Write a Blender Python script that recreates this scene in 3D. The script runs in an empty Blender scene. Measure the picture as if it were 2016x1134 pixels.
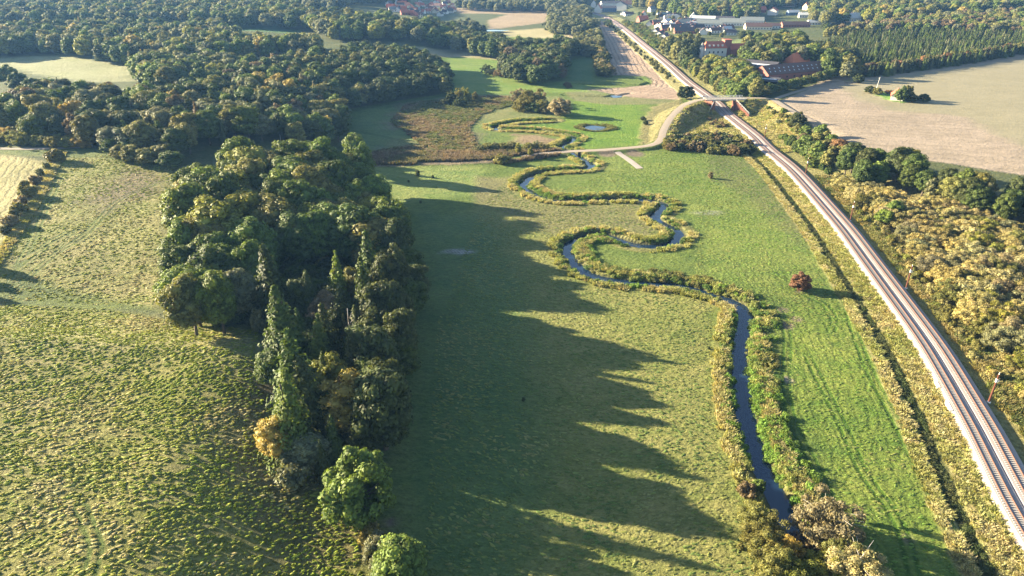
import bpy, math, random
import numpy as np
from mathutils import Vector, Matrix
R = math.radians
random.seed(7)
rng = np.random.default_rng(7)
C = bpy.context.scene.collection
scene = bpy.context.scene

# ---------------------------------------------------------------- camera
CAM_H, PITCH, F = 93.0, R(26.5), 1344.0
SP, CP = math.sin(PITCH), math.cos(PITCH)
cd = bpy.data.cameras.new('camera')
cam = bpy.data.objects.new('camera', cd)
C.objects.link(cam)
cam.location = (0, 0, CAM_H)
cam.rotation_euler = (math.pi/2 - PITCH, 0, 0)
cd.sensor_width = 36
cd.lens = 36*F/2016
cd.clip_end = 20000
cd.clip_start = 1
scene.camera = cam

# ---------------------------------------------------------------- light
SUN_EL, SUN_AZ = R(16.5), R(162.0)      # azimuth from +x, anticlockwise, towards the sun
w = bpy.data.worlds.new('World')
scene.world = w
w.use_nodes = True
nt = w.node_tree
bg = nt.nodes['Background']
sky = nt.nodes.new('ShaderNodeTexSky')
sky.sky_type = 'NISHITA'
sky.sun_disc = False
sky.sun_elevation = SUN_EL
sky.sun_rotation = math.pi/2 - SUN_AZ
sky.air_density = 1.0
sky.dust_density = 0.6
nt.links.new(sky.outputs[0], bg.inputs[0])
bg.inputs[1].default_value = 0.05
sd_ = bpy.data.lights.new('sun', 'SUN')
sd_.energy = 5.0
sd_.angle = R(0.5)
sd_.color = (1.0, 0.85, 0.58)
sun = bpy.data.objects.new('sun', sd_)
C.objects.link(sun)
tosun = Vector((math.cos(SUN_AZ)*math.cos(SUN_EL), math.sin(SUN_AZ)*math.cos(SUN_EL), math.sin(SUN_EL)))
sun.rotation_euler = tosun.to_track_quat('Z', 'Y').to_euler()
sun.location = (0, 0, 300)
vs = scene.view_settings
vs.view_transform = 'Standard'
vs.look = 'None'
vs.gamma = 1
vs.use_curve_mapping = False
vs.exposure = 2.75
cy = scene.cycles
cy.max_bounces = 5
cy.diffuse_bounces = 2
cy.glossy_bounces = 2
cy.transmission_bounces = 2
cy.volume_bounces = 0
cy.transparent_max_bounces = 4
cy.use_denoising = True
cy.use_adaptive_sampling = True
cy.adaptive_threshold = 0.008

# ---------------------------------------------------------------- pixel -> world
def pray(px, py):
    px = np.asarray(px, float); py = np.asarray(py, float)
    a = (px-1008)/F; b = (py-567)/F
    return a, CP - b*SP, -(SP + b*CP)
def Pz(px, py, z=0.0):
    dx, dy, dz = pray(px, py)
    t = (CAM_H - z)/(-dz)
    return dx*t, dy*t
def smooth(a, b, x):
    t = np.clip((x-a)/(b-a), 0, 1)
    return t*t*(3-2*t)
def sdist(X, Y, poly, closed=False):
    """signed distance to a polyline, positive on its right; also the arc length of the nearest point"""
    X = np.asarray(X, float); Y = np.asarray(Y, float)
    best = np.full(X.shape, 1e18); sg = np.ones(X.shape); al = np.zeros(X.shape); acc = 0.0
    pts = list(poly) + ([poly[0]] if closed else [])
    for (x0, y0), (x1, y1) in zip(pts[:-1], pts[1:]):
        ux, uy = x1-x0, y1-y0; L2 = ux*ux+uy*uy + 1e-12
        t = np.clip(((X-x0)*ux+(Y-y0)*uy)/L2, 0, 1)
        ex, ey = X-(x0+t*ux), Y-(y0+t*uy)
        d = ex*ex+ey*ey
        m = d < best
        best = np.where(m, d, best)
        sg = np.where(m, np.where(ux*(Y-y0)-uy*(X-x0) > 0, -1.0, 1.0), sg)
        L = math.sqrt(L2)
        al = np.where(m, acc+t*L, al)
        acc += L
    return np.sqrt(best)*sg, al
def inside(X, Y, poly):
    X = np.asarray(X, float); Y = np.asarray(Y, float)
    c = np.zeros(X.shape, bool)
    n = len(poly)
    for i in range(n):
        x0, y0 = poly[i]; x1, y1 = poly[(i+1) % n]
        if y0 == y1: continue
        cond = ((y0 > Y) != (y1 > Y)) & (X < (x1-x0)*(Y-y0)/(y1-y0)+x0)
        c ^= cond
    return c
def spline(pts, step):
    """Catmull-Rom through pts (tuples of any length), resampled at about step"""
    P = np.array(pts, float)
    P = np.vstack([2*P[0]-P[1], P, 2*P[-1]-P[-2]])
    out = []
    for i in range(1, len(P)-2):
        L = np.linalg.norm((P[i+1]-P[i])[:2])
        n = max(1, int(round(L/step)))
        for k in range(n):
            t = k/n
            out.append(0.5*((2*P[i])+(-P[i-1]+P[i+1])*t+(2*P[i-1]-5*P[i]+4*P[i+1]-P[i+2])*t*t+(-P[i-1]+3*P[i]-3*P[i+1]+P[i+2])*t**3))
    out.append(P[-2])
    return np.array(out)
_lat = np.random.default_rng(3).random((256, 256))
def vnoise(X, Y, s):
    x = np.asarray(X)/s; y = np.asarray(Y)/s
    xi = np.floor(x).astype(int); yi = np.floor(y).astype(int)
    fx = x-xi; fy = y-yi
    fx = fx*fx*(3-2*fx); fy = fy*fy*(3-2*fy)
    g = lambda a, b: _lat[a % 256, b % 256]
    return (g(xi, yi)*(1-fx)+g(xi+1, yi)*fx)*(1-fy)+(g(xi, yi+1)*(1-fx)+g(xi+1, yi+1)*fx)*fy - 0.5

def pz_list(pts, z): return [tuple(float(v) for v in Pz(x, y, z)) for x, y in pts]

# ---------------------------------------------------------------- main lines
RAIL_Z = 1.3
rail_px = [(2178, 1250), (2103, 1134), (2050, 1052), (1999, 965), (1939, 850), (1859, 713), (1817, 650), (1756, 568), (1703, 497), (1677, 462), (1641, 419),
           (1565, 335), (1513, 292), (1489, 268), (1454, 240), (1429, 220), (1413, 203), (1385, 182), (1352, 158), (1315, 125),
           (1285, 101), (1261, 82), (1238, 63), (1217, 47), (1203, 38), (1180, 28), (1140, 18)]
RAIL = spline(pz_list(rail_px, RAIL_Z), 6.0)
RAILP = [tuple(p) for p in RAIL[::2]] + [tuple(RAIL[-1])]
river_px = [(1640, 1190), (1600, 1110), (1560, 1040), (1524, 970), (1497, 915), (1482, 870), (1468, 820), (1461, 760), (1456, 700), (1461, 650), (1468, 616),
            (1440, 596), (1400, 582), (1340, 566), (1280, 561), (1225, 557), (1175, 548), (1145, 533), (1122, 508), (1117, 486), (1143, 471),
            (1178, 464), (1208, 470), (1245, 483), (1283, 487), (1318, 483), (1336, 466), (1328, 453), (1306, 443), (1289, 431), (1294, 422),
            (1309, 409), (1300, 401), (1280, 397), (1245, 394), (1183, 395), (1133, 397), (1095, 396), (1065, 389), (1043, 378), (1029, 367),
            (1040, 354), (1058, 345), (1083, 340), (1120, 338), (1153, 336), (1167, 329), (1158, 321), (1140, 311), (1118, 297), (1104, 292),
            (1128, 279), (1128, 271), (1100, 266), (1060, 260), (1020, 258), (985, 257), (970, 252), (990, 248), (1020, 243), (1060, 241), (1090, 240)]
RIVER = spline(pz_list(river_px, -0.9), 3.0)
RIVERP = [tuple(p) for p in RIVER]
ditch_px = [(1110, 189), (1150, 191), (1190, 192), (1213, 190), (1240, 186)]
ditch2_px = [(1115, 166), (1160, 168), (1210, 169), (1262, 169), (1282, 163), (1262, 156)]
DITCH = pz_list(ditch_px, -0.7); DITCH2 = pz_list(ditch2_px, -0.7)
road_px = [(830, 322, .3), (900, 321, .3), (960, 318, .4), (1010, 311, .5), (1060, 303, .7), (1120, 298, .8), (1170, 296, .9), (1215, 293, 1.0), (1280, 286, 1.2), (1300, 275, 1.7), (1307, 255, 2.7), (1322, 230, 4.4),
           (1345, 208, 6.4), (1370, 198, 7.6), (1400, 194, 8.0), (1450, 193, 8.0), (1500, 193, 7.5), (1520, 195, 7.1), (1545, 210, 6.8), (1572, 226, 6.7), (1600, 238, 6.6)]
ROAD = spline([(*map(float, Pz(x, y, z)), z) for x, y, z in road_px], 5.0)
farm_px = [(1518, 195), (1560, 183), (1600, 170), (1640, 158), (1665, 152)]
edge_px = [(735, 1190), (748, 1134), (775, 1000), (790, 900), (800, 760), (808, 650), (812, 560), (785, 440), (738, 345), (700, 290), (672, 245), (690, 215), (760, 203), (870, 186), (880, 165)]
EDGE = [(-22, 20)] + pz_list(edge_px, 0) + [(-60, 800), (-140, 1200), (-300, 2500), (-300, 7000)]
plat_px = [(2300, 520), (2016, 420), (1880, 400), (1760, 362), (1660, 315), (1575, 252)]
PLAT = [(420, 60)] + pz_list(plat_px, 3) + [(157, 400), (157, 500), (166, 640), (170, 800), (180, 1000), (200, 1400), (400, 7000)]

def h_raw(X, Y):
    X = np.asarray(X, float); Y = np.asarray(Y, float)
    d, _ = sdist(X, Y, EDGE); d = -d
    A = np.interp(Y, [0, 60, 110, 136, 150, 172, 230, 300, 400, 500, 700, 1000, 1500, 3000], [9, 10, 12.4, 13.2, 7.6, 4.6, 9, 13, 12, 10, 12, 20, 32, 50])
    h = A*(.72*smooth(0, 46, d)+.28*smooth(40, 120, d))
    h = h + (vnoise(X, Y, 45)*2.2+vnoise(X+77, Y, 18)*.45)*smooth(20, 70, d)
    h = h + vnoise(X, Y, 30)*0.35 + vnoise(X, Y, 9)*0.16
    p, _ = sdist(X, Y, PLAT)
    h = h + smooth(-14, 16, p)*6.4 + smooth(120, 700, p)*14*smooth(450, 900, Y)
    return h
def h_fun(X, Y):
    X = np.asarray(X, float); Y = np.asarray(Y, float)
    h = h_raw(X, Y)
    # road on its embankment
    rp = [(a, b) for a, b, _ in ROAD]
    dr, al = sdist(X, Y, rp)
    seg = np.concatenate([[0], np.cumsum(np.hypot(*np.diff(ROAD[:, :2], axis=0).T))])
    zr = np.interp(al, seg, ROAD[:, 2])
    ad = np.abs(dr)
    near = ad < 60
    emb = zr - np.maximum(0, ad-2.6)*0.52
    h = np.where(near, np.maximum(h, emb), h)
    h = np.where(ad < 3.4, h*smooth(2.4, 3.4, ad)+(zr-0.05)*(1-smooth(2.4, 3.4, ad)), h)
    # railway level and its cutting
    dl, _ = sdist(X, Y, RAILP)
    a2 = np.abs(dl)
    base = RAIL_Z - 0.75
    up = base + np.maximum(0, a2-6.2)*np.where(dl > 0, 0.75, 0.6)
    dn = base - np.maximum(0, a2-5.2)*0.45
    h = np.minimum(h, up); h = np.where(a2 < 12, np.maximum(h, np.minimum(dn, base)), h)
    # ditch left of the railway
    h = h - 0.75*np.exp(-((dl+11.5)/1.1)**2)*(Y < 330)
    # river and ditches
    dv, al = sdist(X, Y, RIVERP)
    wv = np.interp(al, [0, 100, 145, 175, 260, 420, 600], [3.4, 3.2, 3.4, 2.8, 3.1, 3.0, 3.2])/2
    h = h - (h+1.7)*(1-smooth(wv-0.3, wv+1.3, np.abs(dv)))*(np.abs(dv) < 6)
    for D in (DITCH, DITCH2):
        dd, _ = sdist(X, Y, D)
        h = h - 1.2*(1-smooth(0.6, 2.6, np.abs(dd)))
    for (cx, cy_), r in ((Pz(1172, 252, -.3), 5.5), (Pz(1213, 190, -.5), 3.0)):
        q = np.hypot((X-cx), (Y-cy_)*0.8)
        h = h - 1.0*(1-smooth(r, r+3, q))
    return h

def axis(segs):
    out = []
    for a, b, s in segs:
        out += list(np.arange(a, b, s))
    out.append(segs[-1][1])
    return np.array(out)
def grow(start, end, s0, g):
    v = [start]; s = s0
    while v[-1] < end:
        v.append(v[-1]+s); s *= g
    return v
xs = np.array(sorted([-v for v in grow(115, 5200, 1.2, 1.045)][:]) + list(np.arange(-114, 200, 1.0)) + grow(200, 5200, 1.2, 1.045))
ys = np.array(list(np.arange(20, 500, 1.0)) + grow(500, 7500, 1.3, 1.022))
GX, GY = np.meshgrid(xs, ys)
GZ = h_fun(GX, GY)
def hm(x, y):
    x = np.clip(np.asarray(x, float), xs[0]+1, xs[-1]-1); y = np.clip(np.asarray(y, float), ys[0]+.01, ys[-1]-1)
    i = np.clip(np.searchsorted(xs, x)-1, 0, len(xs)-2); j = np.clip(np.searchsorted(ys, y)-1, 0, len(ys)-2)
    fx = (x-xs[i])/(xs[i+1]-xs[i]); fy = (y-ys[j])/(ys[j+1]-ys[j])
    return (GZ[j, i]*(1-fx)+GZ[j, i+1]*fx)*(1-fy)+(GZ[j+1, i]*(1-fx)+GZ[j+1, i+1]*fx)*fy
def P(px, py, dz=0.0):
    """where the sight line through photo point (px, py) comes down to dz above the ground"""
    dx, dy, dzr = (float(v) for v in pray(px, py))
    t = np.linspace(20, 7000, 6000)
    t = np.concatenate([np.arange(20, 1500, 1.0), np.arange(1500, 7000, 5.0)])
    z = CAM_H + dzr*t
    g = z - hm(dx*t, dy*t) - dz
    k = np.argmax(g < 0)
    if g[k] >= 0: k = len(t)-1
    t0 = t[k-1] + (t[k]-t[k-1])*g[k-1]/(g[k-1]-g[k]+1e-9)
    return (dx*t0, dy*t0)
def Plist(pts, dz=0.0): return [P(x, y, dz) for x, y in pts]

# ---------------------------------------------------------------- helpers: objects
def mesh_from(name, V, Fc, mats=(), smooth_=False, mi=None):
    me = bpy.data.meshes.new(name)
    V = np.asarray(V, np.float32)
    if isinstance(Fc, np.ndarray):
        n, k = Fc.shape
        me.vertices.add(len(V)); me.vertices.foreach_set('co', V.ravel())
        me.loops.add(n*k); me.loops.foreach_set('vertex_index', Fc.astype(np.int32).ravel())
        me.polygons.add(n)
        me.polygons.foreach_set('loop_start', np.arange(0, n*k, k, dtype=np.int32))
        me.polygons.foreach_set('loop_total', np.full(n, k, np.int32))
    else:
        me.from_pydata([tuple(v) for v in V], [], [tuple(f) for f in Fc])
    for m in mats: me.materials.append(m)
    if mi is not None: me.polygons.foreach_set('material_index', np.asarray(mi, np.int32))
    if smooth_: me.polygons.foreach_set('use_smooth', np.ones(len(me.polygons), bool))
    me.update(calc_edges=True)
    return me
def link(name, me, parent=None, loc=None, rz=None):
    o = bpy.data.objects.new(name, me)
    C.objects.link(o)
    if parent is not None: o.parent = parent
    if loc is not None: o.location = loc
    if rz is not None: o.rotation_euler = (0, 0, rz)
    return o
def tag(o, label=None, cat=None, group=None, kind=None):
    if label: o['label'] = label
    if cat: o['category'] = cat
    if group: o['group'] = group
    if kind: o['kind'] = kind
    return o
class MB:
    """collects boxes, prisms and tubes into one mesh"""
    def __init__(s): s.v = []; s.f = []
    def poly(s, pts, faces):
        b = len(s.v); s.v += [tuple(p) for p in pts]; s.f += [tuple(i+b for i in f) for f in faces]; return s
    def box(s, c, d, rz=0.0):
        cx, cy_, cz = c; hx, hy, hz = d[0]/2, d[1]/2, d[2]/2
        co, si = math.cos(rz), math.sin(rz)
        p = [(cx+x*co-y*si, cy_+x*si+y*co, cz+z) for z in (-hz, hz) for x, y in ((-hx, -hy), (hx, -hy), (hx, hy), (-hx, hy))]
        return s.poly(p, [(3, 2, 1, 0), (4, 5, 6, 7), (0, 1, 5, 4), (1, 2, 6, 5), (2, 3, 7, 6), (3, 0, 4, 7)])
    def tube(s, a, b, r0, r1=None, n=7):
        r1 = r0 if r1 is None else r1
        a = Vector(a); b = Vector(b); ax = (b-a).normalized()
        u = ax.orthogonal().normalized(); v = ax.cross(u)
        p = [a+(u*math.cos(t)+v*math.sin(t))*r0 for t in [2*math.pi*i/n for i in range(n)]] + [b+(u*math.cos(t)+v*math.sin(t))*r1 for t in [2*math.pi*i/n for i in range(n)]]
        f = [(i, (i+1) % n, n+(i+1) % n, n+i) for i in range(n)] + [tuple(range(n-1, -1, -1)), tuple(range(n, 2*n))]
        return s.poly(p, f)
    def gable(s, L, W, z0, h, ov=0.4, th=0.18, hip=0.0):
        """roof over an L x W plan, ridge along x"""
        a, b = L/2+ov, W/2+ov
        k = a-hip
        top = [(-a, -b, z0), (a, -b, z0), (a, b, z0), (-a, b, z0), (-k, 0, z0+h), (k, 0, z0+h)]
        bot = [(x, y, z-th) for x, y, z in top]
        p = top+bot
        f = [(0, 1, 5, 4), (2, 3, 4, 5), (7, 6, 10, 11), (9, 8, 11, 10), (0, 6, 7, 1), (2, 8, 9, 3)]
        f += [(1, 2, 5), (3, 0, 4), (8, 7, 11), (6, 9, 10), (1, 7, 8, 2), (3, 9, 6, 0)] if hip > 0 else [(1, 7, 11, 5), (5, 11, 8, 2), (3, 9, 10, 4), (4, 10, 6, 0)]
        return s.poly(p, f)
    def mesh(s, name, mat, smooth_=False): return mesh_from(name, s.v, s.f, (mat,), smooth_)
    def build(s, name, mat, parent=None, smooth_=False): return link(name, s.mesh(name, mat, smooth_), parent)

# ---------------------------------------------------------------- helpers: materials
class NT:
    def __init__(s, name):
        s.m = bpy.data.materials.new(name); s.m.use_nodes = True
        s.t = s.m.node_tree; s.n = s.t.nodes; s.b = s.n['Principled BSDF']; s.out = s.n['Material Output']
        s.b.inputs['Specular IOR Level'].default_value = 0.25
    def node(s, t, **kw):
        n = s.n.new(t)
        for k, v in kw.items(): setattr(n, k, v)
        return n
    def l(s, a, b): s.t.links.new(a, b)
    def put(s, sock, v):
        if hasattr(v, 'node'): s.l(v, sock)
        else: sock.default_value = v
    def noise(s, scale, detail=3, vec=None, rough=0.55, dist=0.0):
        n = s.node('ShaderNodeTexNoise'); n.inputs['Scale'].default_value = scale; n.inputs['Detail'].default_value = detail
        n.inputs['Roughness'].default_value = rough; n.inputs['Distortion'].default_value = dist
        if vec is None: vec = s.coord()
        s.l(vec, n.inputs['Vector'])
        return n.outputs['Fac']
    def coord(s):
        if not hasattr(s, '_c'):
            s._c = s.node('ShaderNodeTexCoord').outputs['Object']
        return s._c
    def ramp(s, fac, stops, interp='LINEAR'):
        r = s.node('ShaderNodeValToRGB'); s.put(r.inputs[0], fac); e = r.color_ramp.elements; r.color_ramp.interpolation = interp
        while len(e) < len(stops): e.new(0.5)
        for i, (p, c) in enumerate(stops):
            e[i].position = p; e[i].color = (*c, 1) if len(c) == 3 else c
        return r.outputs[0]
    def math(s, op, a, b=0.0, c=0.0, clamp=False):
        n = s.node('ShaderNodeMath', operation=op, use_clamp=clamp)
        s.put(n.inputs[0], a); s.put(n.inputs[1], b); s.put(n.inputs[2], c)
        return n.outputs[0]
    def mix(s, f, a, b, mode='MIX'):
        n = s.node('ShaderNodeMix', data_type='RGBA', blend_type=mode)
        s.put(n.inputs[0], f)
        s.put(n.inputs[6], (*a, 1) if isinstance(a, tuple) and len(a) == 3 else a)
        s.put(n.inputs[7], (*b, 1) if isinstance(b, tuple) and len(b) == 3 else b)
        return n.outputs[2]
    def maprange(s, v, a, b, c, d):
        n = s.node('ShaderNodeMapRange'); s.put(n.inputs[0], v)
        for i, x in zip((1, 2, 3, 4), (a, b, c, d)): n.inputs[i].default_value = x
        return n.outputs[0]
    def bump(s, h, strength, dist):
        n = s.node('ShaderNodeBump'); s.put(n.inputs['Height'], h); s.put(n.inputs['Strength'], strength); s.put(n.inputs['Distance'], dist)
        s.l(n.outputs[0], s.b.inputs['Normal']); return n
    def scale_color(s, c, f):
        n = s.node('ShaderNodeVectorMath', operation='SCALE'); s.put(n.inputs[0], c); s.put(n.inputs['Scale'], f); return n.outputs[0]

def simple(name, col, rough=0.8, var=0.15, scale=3.0, bump=0.0, metal=0.0):
    k = NT(name)
    n = k.noise(scale, 4)
    k.l(k.mix(n, tuple(c*(1-var) for c in col), tuple(min(1, c*(1+var)) for c in col)), k.b.inputs['Base Color'])
    k.b.inputs['Roughness'].default_value = rough
    k.b.inputs['Metallic'].default_value = metal
    if bump: k.bump(n, 0.6, bump)
    return k.m

def foliage(name, ramp=None, trans=0.3, hue=0.12, mot=1.0):
    """leaves: the object's own colour (or a ramp over its random number), broken up leaf by leaf and clump by clump"""
    k = NT(name)
    oi = k.node('ShaderNodeObjectInfo')
    geo = k.node('ShaderNodeNewGeometry')
    base = k.ramp(oi.outputs['Random'], ramp, 'CONSTANT') if ramp else oi.outputs['Color']
    isl = geo.outputs['Random Per Island']
    f = k.maprange(isl, 0, 1, 1-0.42*mot, 1+0.42*mot)
    n = k.noise(0.45, 2)
    f2 = k.maprange(n, 0.3, 0.7, 0.75, 1.25)
    c = k.scale_color(base, k.math('MULTIPLY', f, f2))
    r2 = k.math('FRACT', k.math('MULTIPLY', isl, 17.31))
    c = k.mix(k.math('MULTIPLY', k.math('GREATER_THAN', r2, 0.8), 0.6), c, k.mix(1.0, c, (1.25, 1.08, 0.72), 'MULTIPLY'))
    k.l(c, k.b.inputs['Base Color'])
    k.b.inputs['Roughness'].default_value = 0.62
    k.b.inputs['Specular IOR Level'].default_value = 0.2
    tr = k.node('ShaderNodeBsdfTranslucent')
    k.l(k.mix(1.0, c, (1.25, 1.2, 0.6), 'MULTIPLY'), tr.inputs[0])
    mx = k.node('ShaderNodeMixShader'); mx.inputs[0].default_value = trans
    k.l(k.b.outputs[0], mx.inputs[1]); k.l(tr.outputs[0], mx.inputs[2]); k.l(mx.outputs[0], k.out.inputs[0])
    return k.m

# ---------------------------------------------------------------- ground
def ground_material():
    k = NT('ground_cover')
    A = k.node('ShaderNodeAttribute', attribute_name='ca').outputs['Color']
    B = k.node('ShaderNodeAttribute', attribute_name='cb').outputs['Color']
    prm = k.node('ShaderNodeSeparateColor'); k.l(k.node('ShaderNodeAttribute', attribute_name='prm').outputs['Color'], prm.inputs[0])
    sc = k.node('ShaderNodeAttribute', attribute_name='sc').outputs['Fac']
    td = k.node('ShaderNodeAttribute', attribute_name='td').outputs['Fac']
    # the tufts are drawn out a little along the slope
    mp = k.node('ShaderNodeMapping'); k.l(k.coord(), mp.inputs[0]); mp.inputs['Rotation'].default_value = (0, 0, R(20)); mp.inputs['Scale'].default_value = (0.75, 1.25, 1)
    v = mp.outputs[0]
    n0 = k.noise(0.035, 3, v)
    n1 = k.noise(0.16, 4, v)
    n2 = k.noise(0.75, 5, v, 0.62, 0.15)
    n3 = k.noise(2.2, 4, v, 0.7)
    m = k.math('ADD', k.math('MULTIPLY', n0, 0.35), k.math('ADD', k.math('MULTIPLY', n1, 0.4), k.math('MULTIPLY', n2, 0.25)))
    m = k.maprange(m, 0.4, 0.6, 0, 1)
    c = k.mix(m, A, B)
    dk = k.maprange(n2, 0.28, 0.62, 0.62, 1.25)
    c = k.mix(prm.outputs[0], c, k.scale_color(c, dk))
    c = k.scale_color(c, k.maprange(n3, 0.25, 0.75, 0.72, 1.28))
    # furrows, mowing lines
    wob = k.math('ADD', sc, k.math('MULTIPLY', k.math('SUBTRACT', n1, 0.5), 1.6))
    s = k.math('SINE', k.math('MULTIPLY', wob, 2*math.pi))
    s2 = k.math('MULTIPLY', k.maprange(s, 0.15, 0.95, 0, 1), prm.outputs[1])
    c = k.mix(k.math('MULTIPLY', s2, 0.62), c, k.scale_color(c, 0.42))
    # wheel tracks
    t = k.math('ABSOLUTE', k.math('SUBTRACT', k.math('ABSOLUTE', td), 0.85))
    t = k.maprange(t, 0.2, 0.6, 1.0, 0)
    t = k.math('MULTIPLY', t, k.maprange(n1, 0.3, 0.5, 0.45, 1))
    c = k.mix(t, c, k.mix(1.0, c, (0.42, 0.62, 0.35), 'MULTIPLY'))
    k.l(c, k.b.inputs['Base Color'])
    k.b.inputs['Roughness'].default_value = 0.85
    k.b.inputs['Specular IOR Level'].default_value = 0.15
    h = k.math('ADD', k.math('MULTIPLY', n2, 2.3), k.math('ADD', k.math('MULTIPLY', n3, 0.8), k.math('MULTIPLY', n1, 0.5)))
    h = k.math('MULTIPLY', h, prm.outputs[0])
    h = k.math('SUBTRACT', h, k.math('MULTIPLY', s2, 0.22))
    h = k.math('SUBTRACT', h, k.math('MULTIPLY', t, 0.18))
    k.bump(h, 1.0, 1.25)
    return k.m

N = GX.size
X = GX.ravel(); Y = GY.ravel()
ca = np.empty((N, 4), np.float32); cb = np.empty((N, 4), np.float32); prm = np.zeros((N, 4), np.float32)
sc = np.zeros(N, np.float32); td = np.full(N, 9.0, np.float32)
ca[:] = (.055, .075, .026, 1); cb[:] = (.09, .095, .04, 1); prm[:, 0] = 0.55; prm[:, 3] = 1
edge_n = vnoise(X, Y, 7)*3 + vnoise(X, Y, 2.5)*1.6
def put(mask, A=None, B=None, bump=None, stripe=None):
    mask = mask.astype(np.float32)[:, None]
    if A is not None: ca[:, :3] = ca[:, :3]*(1-mask)+np.array(A)*mask
    if B is not None: cb[:, :3] = cb[:, :3]*(1-mask)+np.array(B)*mask
    if bump is not None: prm[:, 0] = prm[:, 0]*(1-mask[:, 0])+bump*mask[:, 0]
    if stripe is not None: prm[:, 1] = prm[:, 1]*(1-mask[:, 0])+stripe*mask[:, 0]
def region(px, A, B, bump=None, stripe=None, soft=1.5, ragged=1.0, world=False):
    poly = px if world else Plist(px)
    pa = np.array(poly); mnx, mny = pa.min(0)-12; mxx, mxy = pa.max(0)+12
    idx = np.where((X > mnx) & (X < mxx) & (Y > mny) & (Y < mxy))[0]
    d, _ = sdist(X[idx], Y[idx], poly, True)
    d = np.where(inside(X[idx], Y[idx], poly), 1, -1)*np.abs(d) + edge_n[idx]*ragged
    mk = np.zeros(N); mk[idx] = smooth(-soft, soft, d)
    put(mk, A, B, bump, stripe)
    return mk
def band(line, w0, w1, A, B, bump=None, stripe=None, soft=0.8, ragged=0.3, cond=None, only=None):
    """along a line from signed distance w0 to w1"""
    d, al = line
    mk = smooth(w0-soft, w0+soft, d+edge_n*ragged)*(1-smooth(w1-soft, w1+soft, d+edge_n*ragged))
    if only is not None: mk = mk*only
    put(mk, A, B, bump, stripe)

dE, _ = sdist(X, Y, EDGE); dR, aR = sdist(X, Y, RAILP); dV, aV = sdist(X, Y, RIVERP)
dP, _ = sdist(X, Y, PLAT)
# the valley meadow
mead = smooth(-4, 2, dE)*(1-smooth(-14, -9, dR))*(Y < 900)
put(mead, (.070, .112, .022), (.125, .160, .034), 0.62)
# between the trees and the river, paler dry grass
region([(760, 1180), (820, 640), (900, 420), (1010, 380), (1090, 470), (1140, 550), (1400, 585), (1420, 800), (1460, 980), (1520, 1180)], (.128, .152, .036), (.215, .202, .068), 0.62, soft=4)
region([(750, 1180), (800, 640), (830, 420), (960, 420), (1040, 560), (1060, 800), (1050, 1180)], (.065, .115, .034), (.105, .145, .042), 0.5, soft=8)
region([(735, 330), (950, 328), (940, 380), (900, 385), (780, 400)], (.085, .135, .03), (.165, .185, .055), 0.35, soft=3)
region([(935, 345), (1005, 350), (1020, 385), (1095, 400), (1280, 400), (1300, 430), (1290, 470), (1180, 458), (1100, 480), (1040, 440), (940, 400)], (.13, .125, .055), (.17, .165, .065), 0.6, soft=3)
region([(1190, 300), (1480, 300), (1560, 380), (1640, 500), (1680, 560), (1560, 590), (1370, 560), (1380, 470), (1330, 390), (1080, 385), (1060, 370), (1180, 345)], (.078, .125, .022), (.150, .180, .040), 0.5, soft=3)
region([(1380, 300), (1470, 305), (1560, 400), (1620, 500), (1560, 470), (1480, 400), (1400, 350)], (.095, .125, .04), (.14, .15, .05), 0.9, soft=5, ragged=2)
region([(1545, 600), (1690, 600), (1800, 800), (1900, 1000), (1940, 1190), (1740, 1190), (1640, 950), (1560, 800)], (.072, .125, .018), (.155, .185, .036), 0.45, soft=3)
sel = ((dR < -16) & (dR > -44) & (Y < 200))
sc[sel] = dR[sel]/2.3
prm[:, 1] = np.where(sel, 0.42, prm[:, 1])
# beyond the reed belt
region([(690, 215), (760, 203), (880, 186), (895, 150), (1000, 160), (1010, 200), (940, 240), (945, 305), (735, 320), (700, 290), (668, 245)], (.06, .105, .03), (.10, .14, .04), 0.5, soft=4)
region([(770, 240), (800, 205), (900, 190), (1000, 190), (1015, 205), (950, 225), (925, 250), (945, 305), (850, 318), (735, 312), (745, 295), (850, 290), (840, 265), (765, 248)], (.165, .118, .078), (.165, .165, .072), 1.1, soft=9, ragged=3.5)
region([(770, 275), (840, 270), (850, 285), (770, 290)], (.085, .12, .035), (.15, .15, .06), .8, soft=6, ragged=3)
region([(850, 215), (900, 205), (930, 215), (870, 235)], (.075, .11, .035), (.12, .13, .05), .8, soft=6, ragged=3)
region([(835, 258), (880, 256), (880, 280), (850, 275)], (.12, .155, .05), (.17, .18, .06), 0.8, soft=2)
region([(720, 300), (960, 300), (1010, 298), (1000, 320), (830, 326), (730, 328)], (.150, .115, .085), (.235, .19, .12), 1.2, soft=2)
region([(1015, 264), (1060, 265), (1098, 275), (1075, 290), (1010, 282)], (.18, .125, .08), (.25, .19, .115), 0.9, soft=4, ragged=2)
region([(990, 250), (1100, 245), (1130, 195), (1290, 195), (1265, 215), (1262, 285), (1160, 292), (1130, 290), (1135, 270), (1080, 258), (1000, 256)], (.070, .145, .014), (.135, .195, .026), 0.6, soft=4, ragged=2)
region([(940, 205), (1000, 190), (1100, 190), (1125, 200), (1100, 240), (980, 246), (950, 250), (930, 235)], (.11, .15, .045), (.18, .18, .07), 0.9, soft=3)
region([(1120, 172), (1230, 172), (1240, 186), (1130, 186)], (.12, .16, .05), (.2, .2, .09), 0.8, soft=2)
region([(1110, 180), (1240, 190), (1330, 196), (1320, 206), (1200, 206), (1130, 198)], (.11, .13, .045), (.18, .17, .08), 0.6, soft=2)
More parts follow.
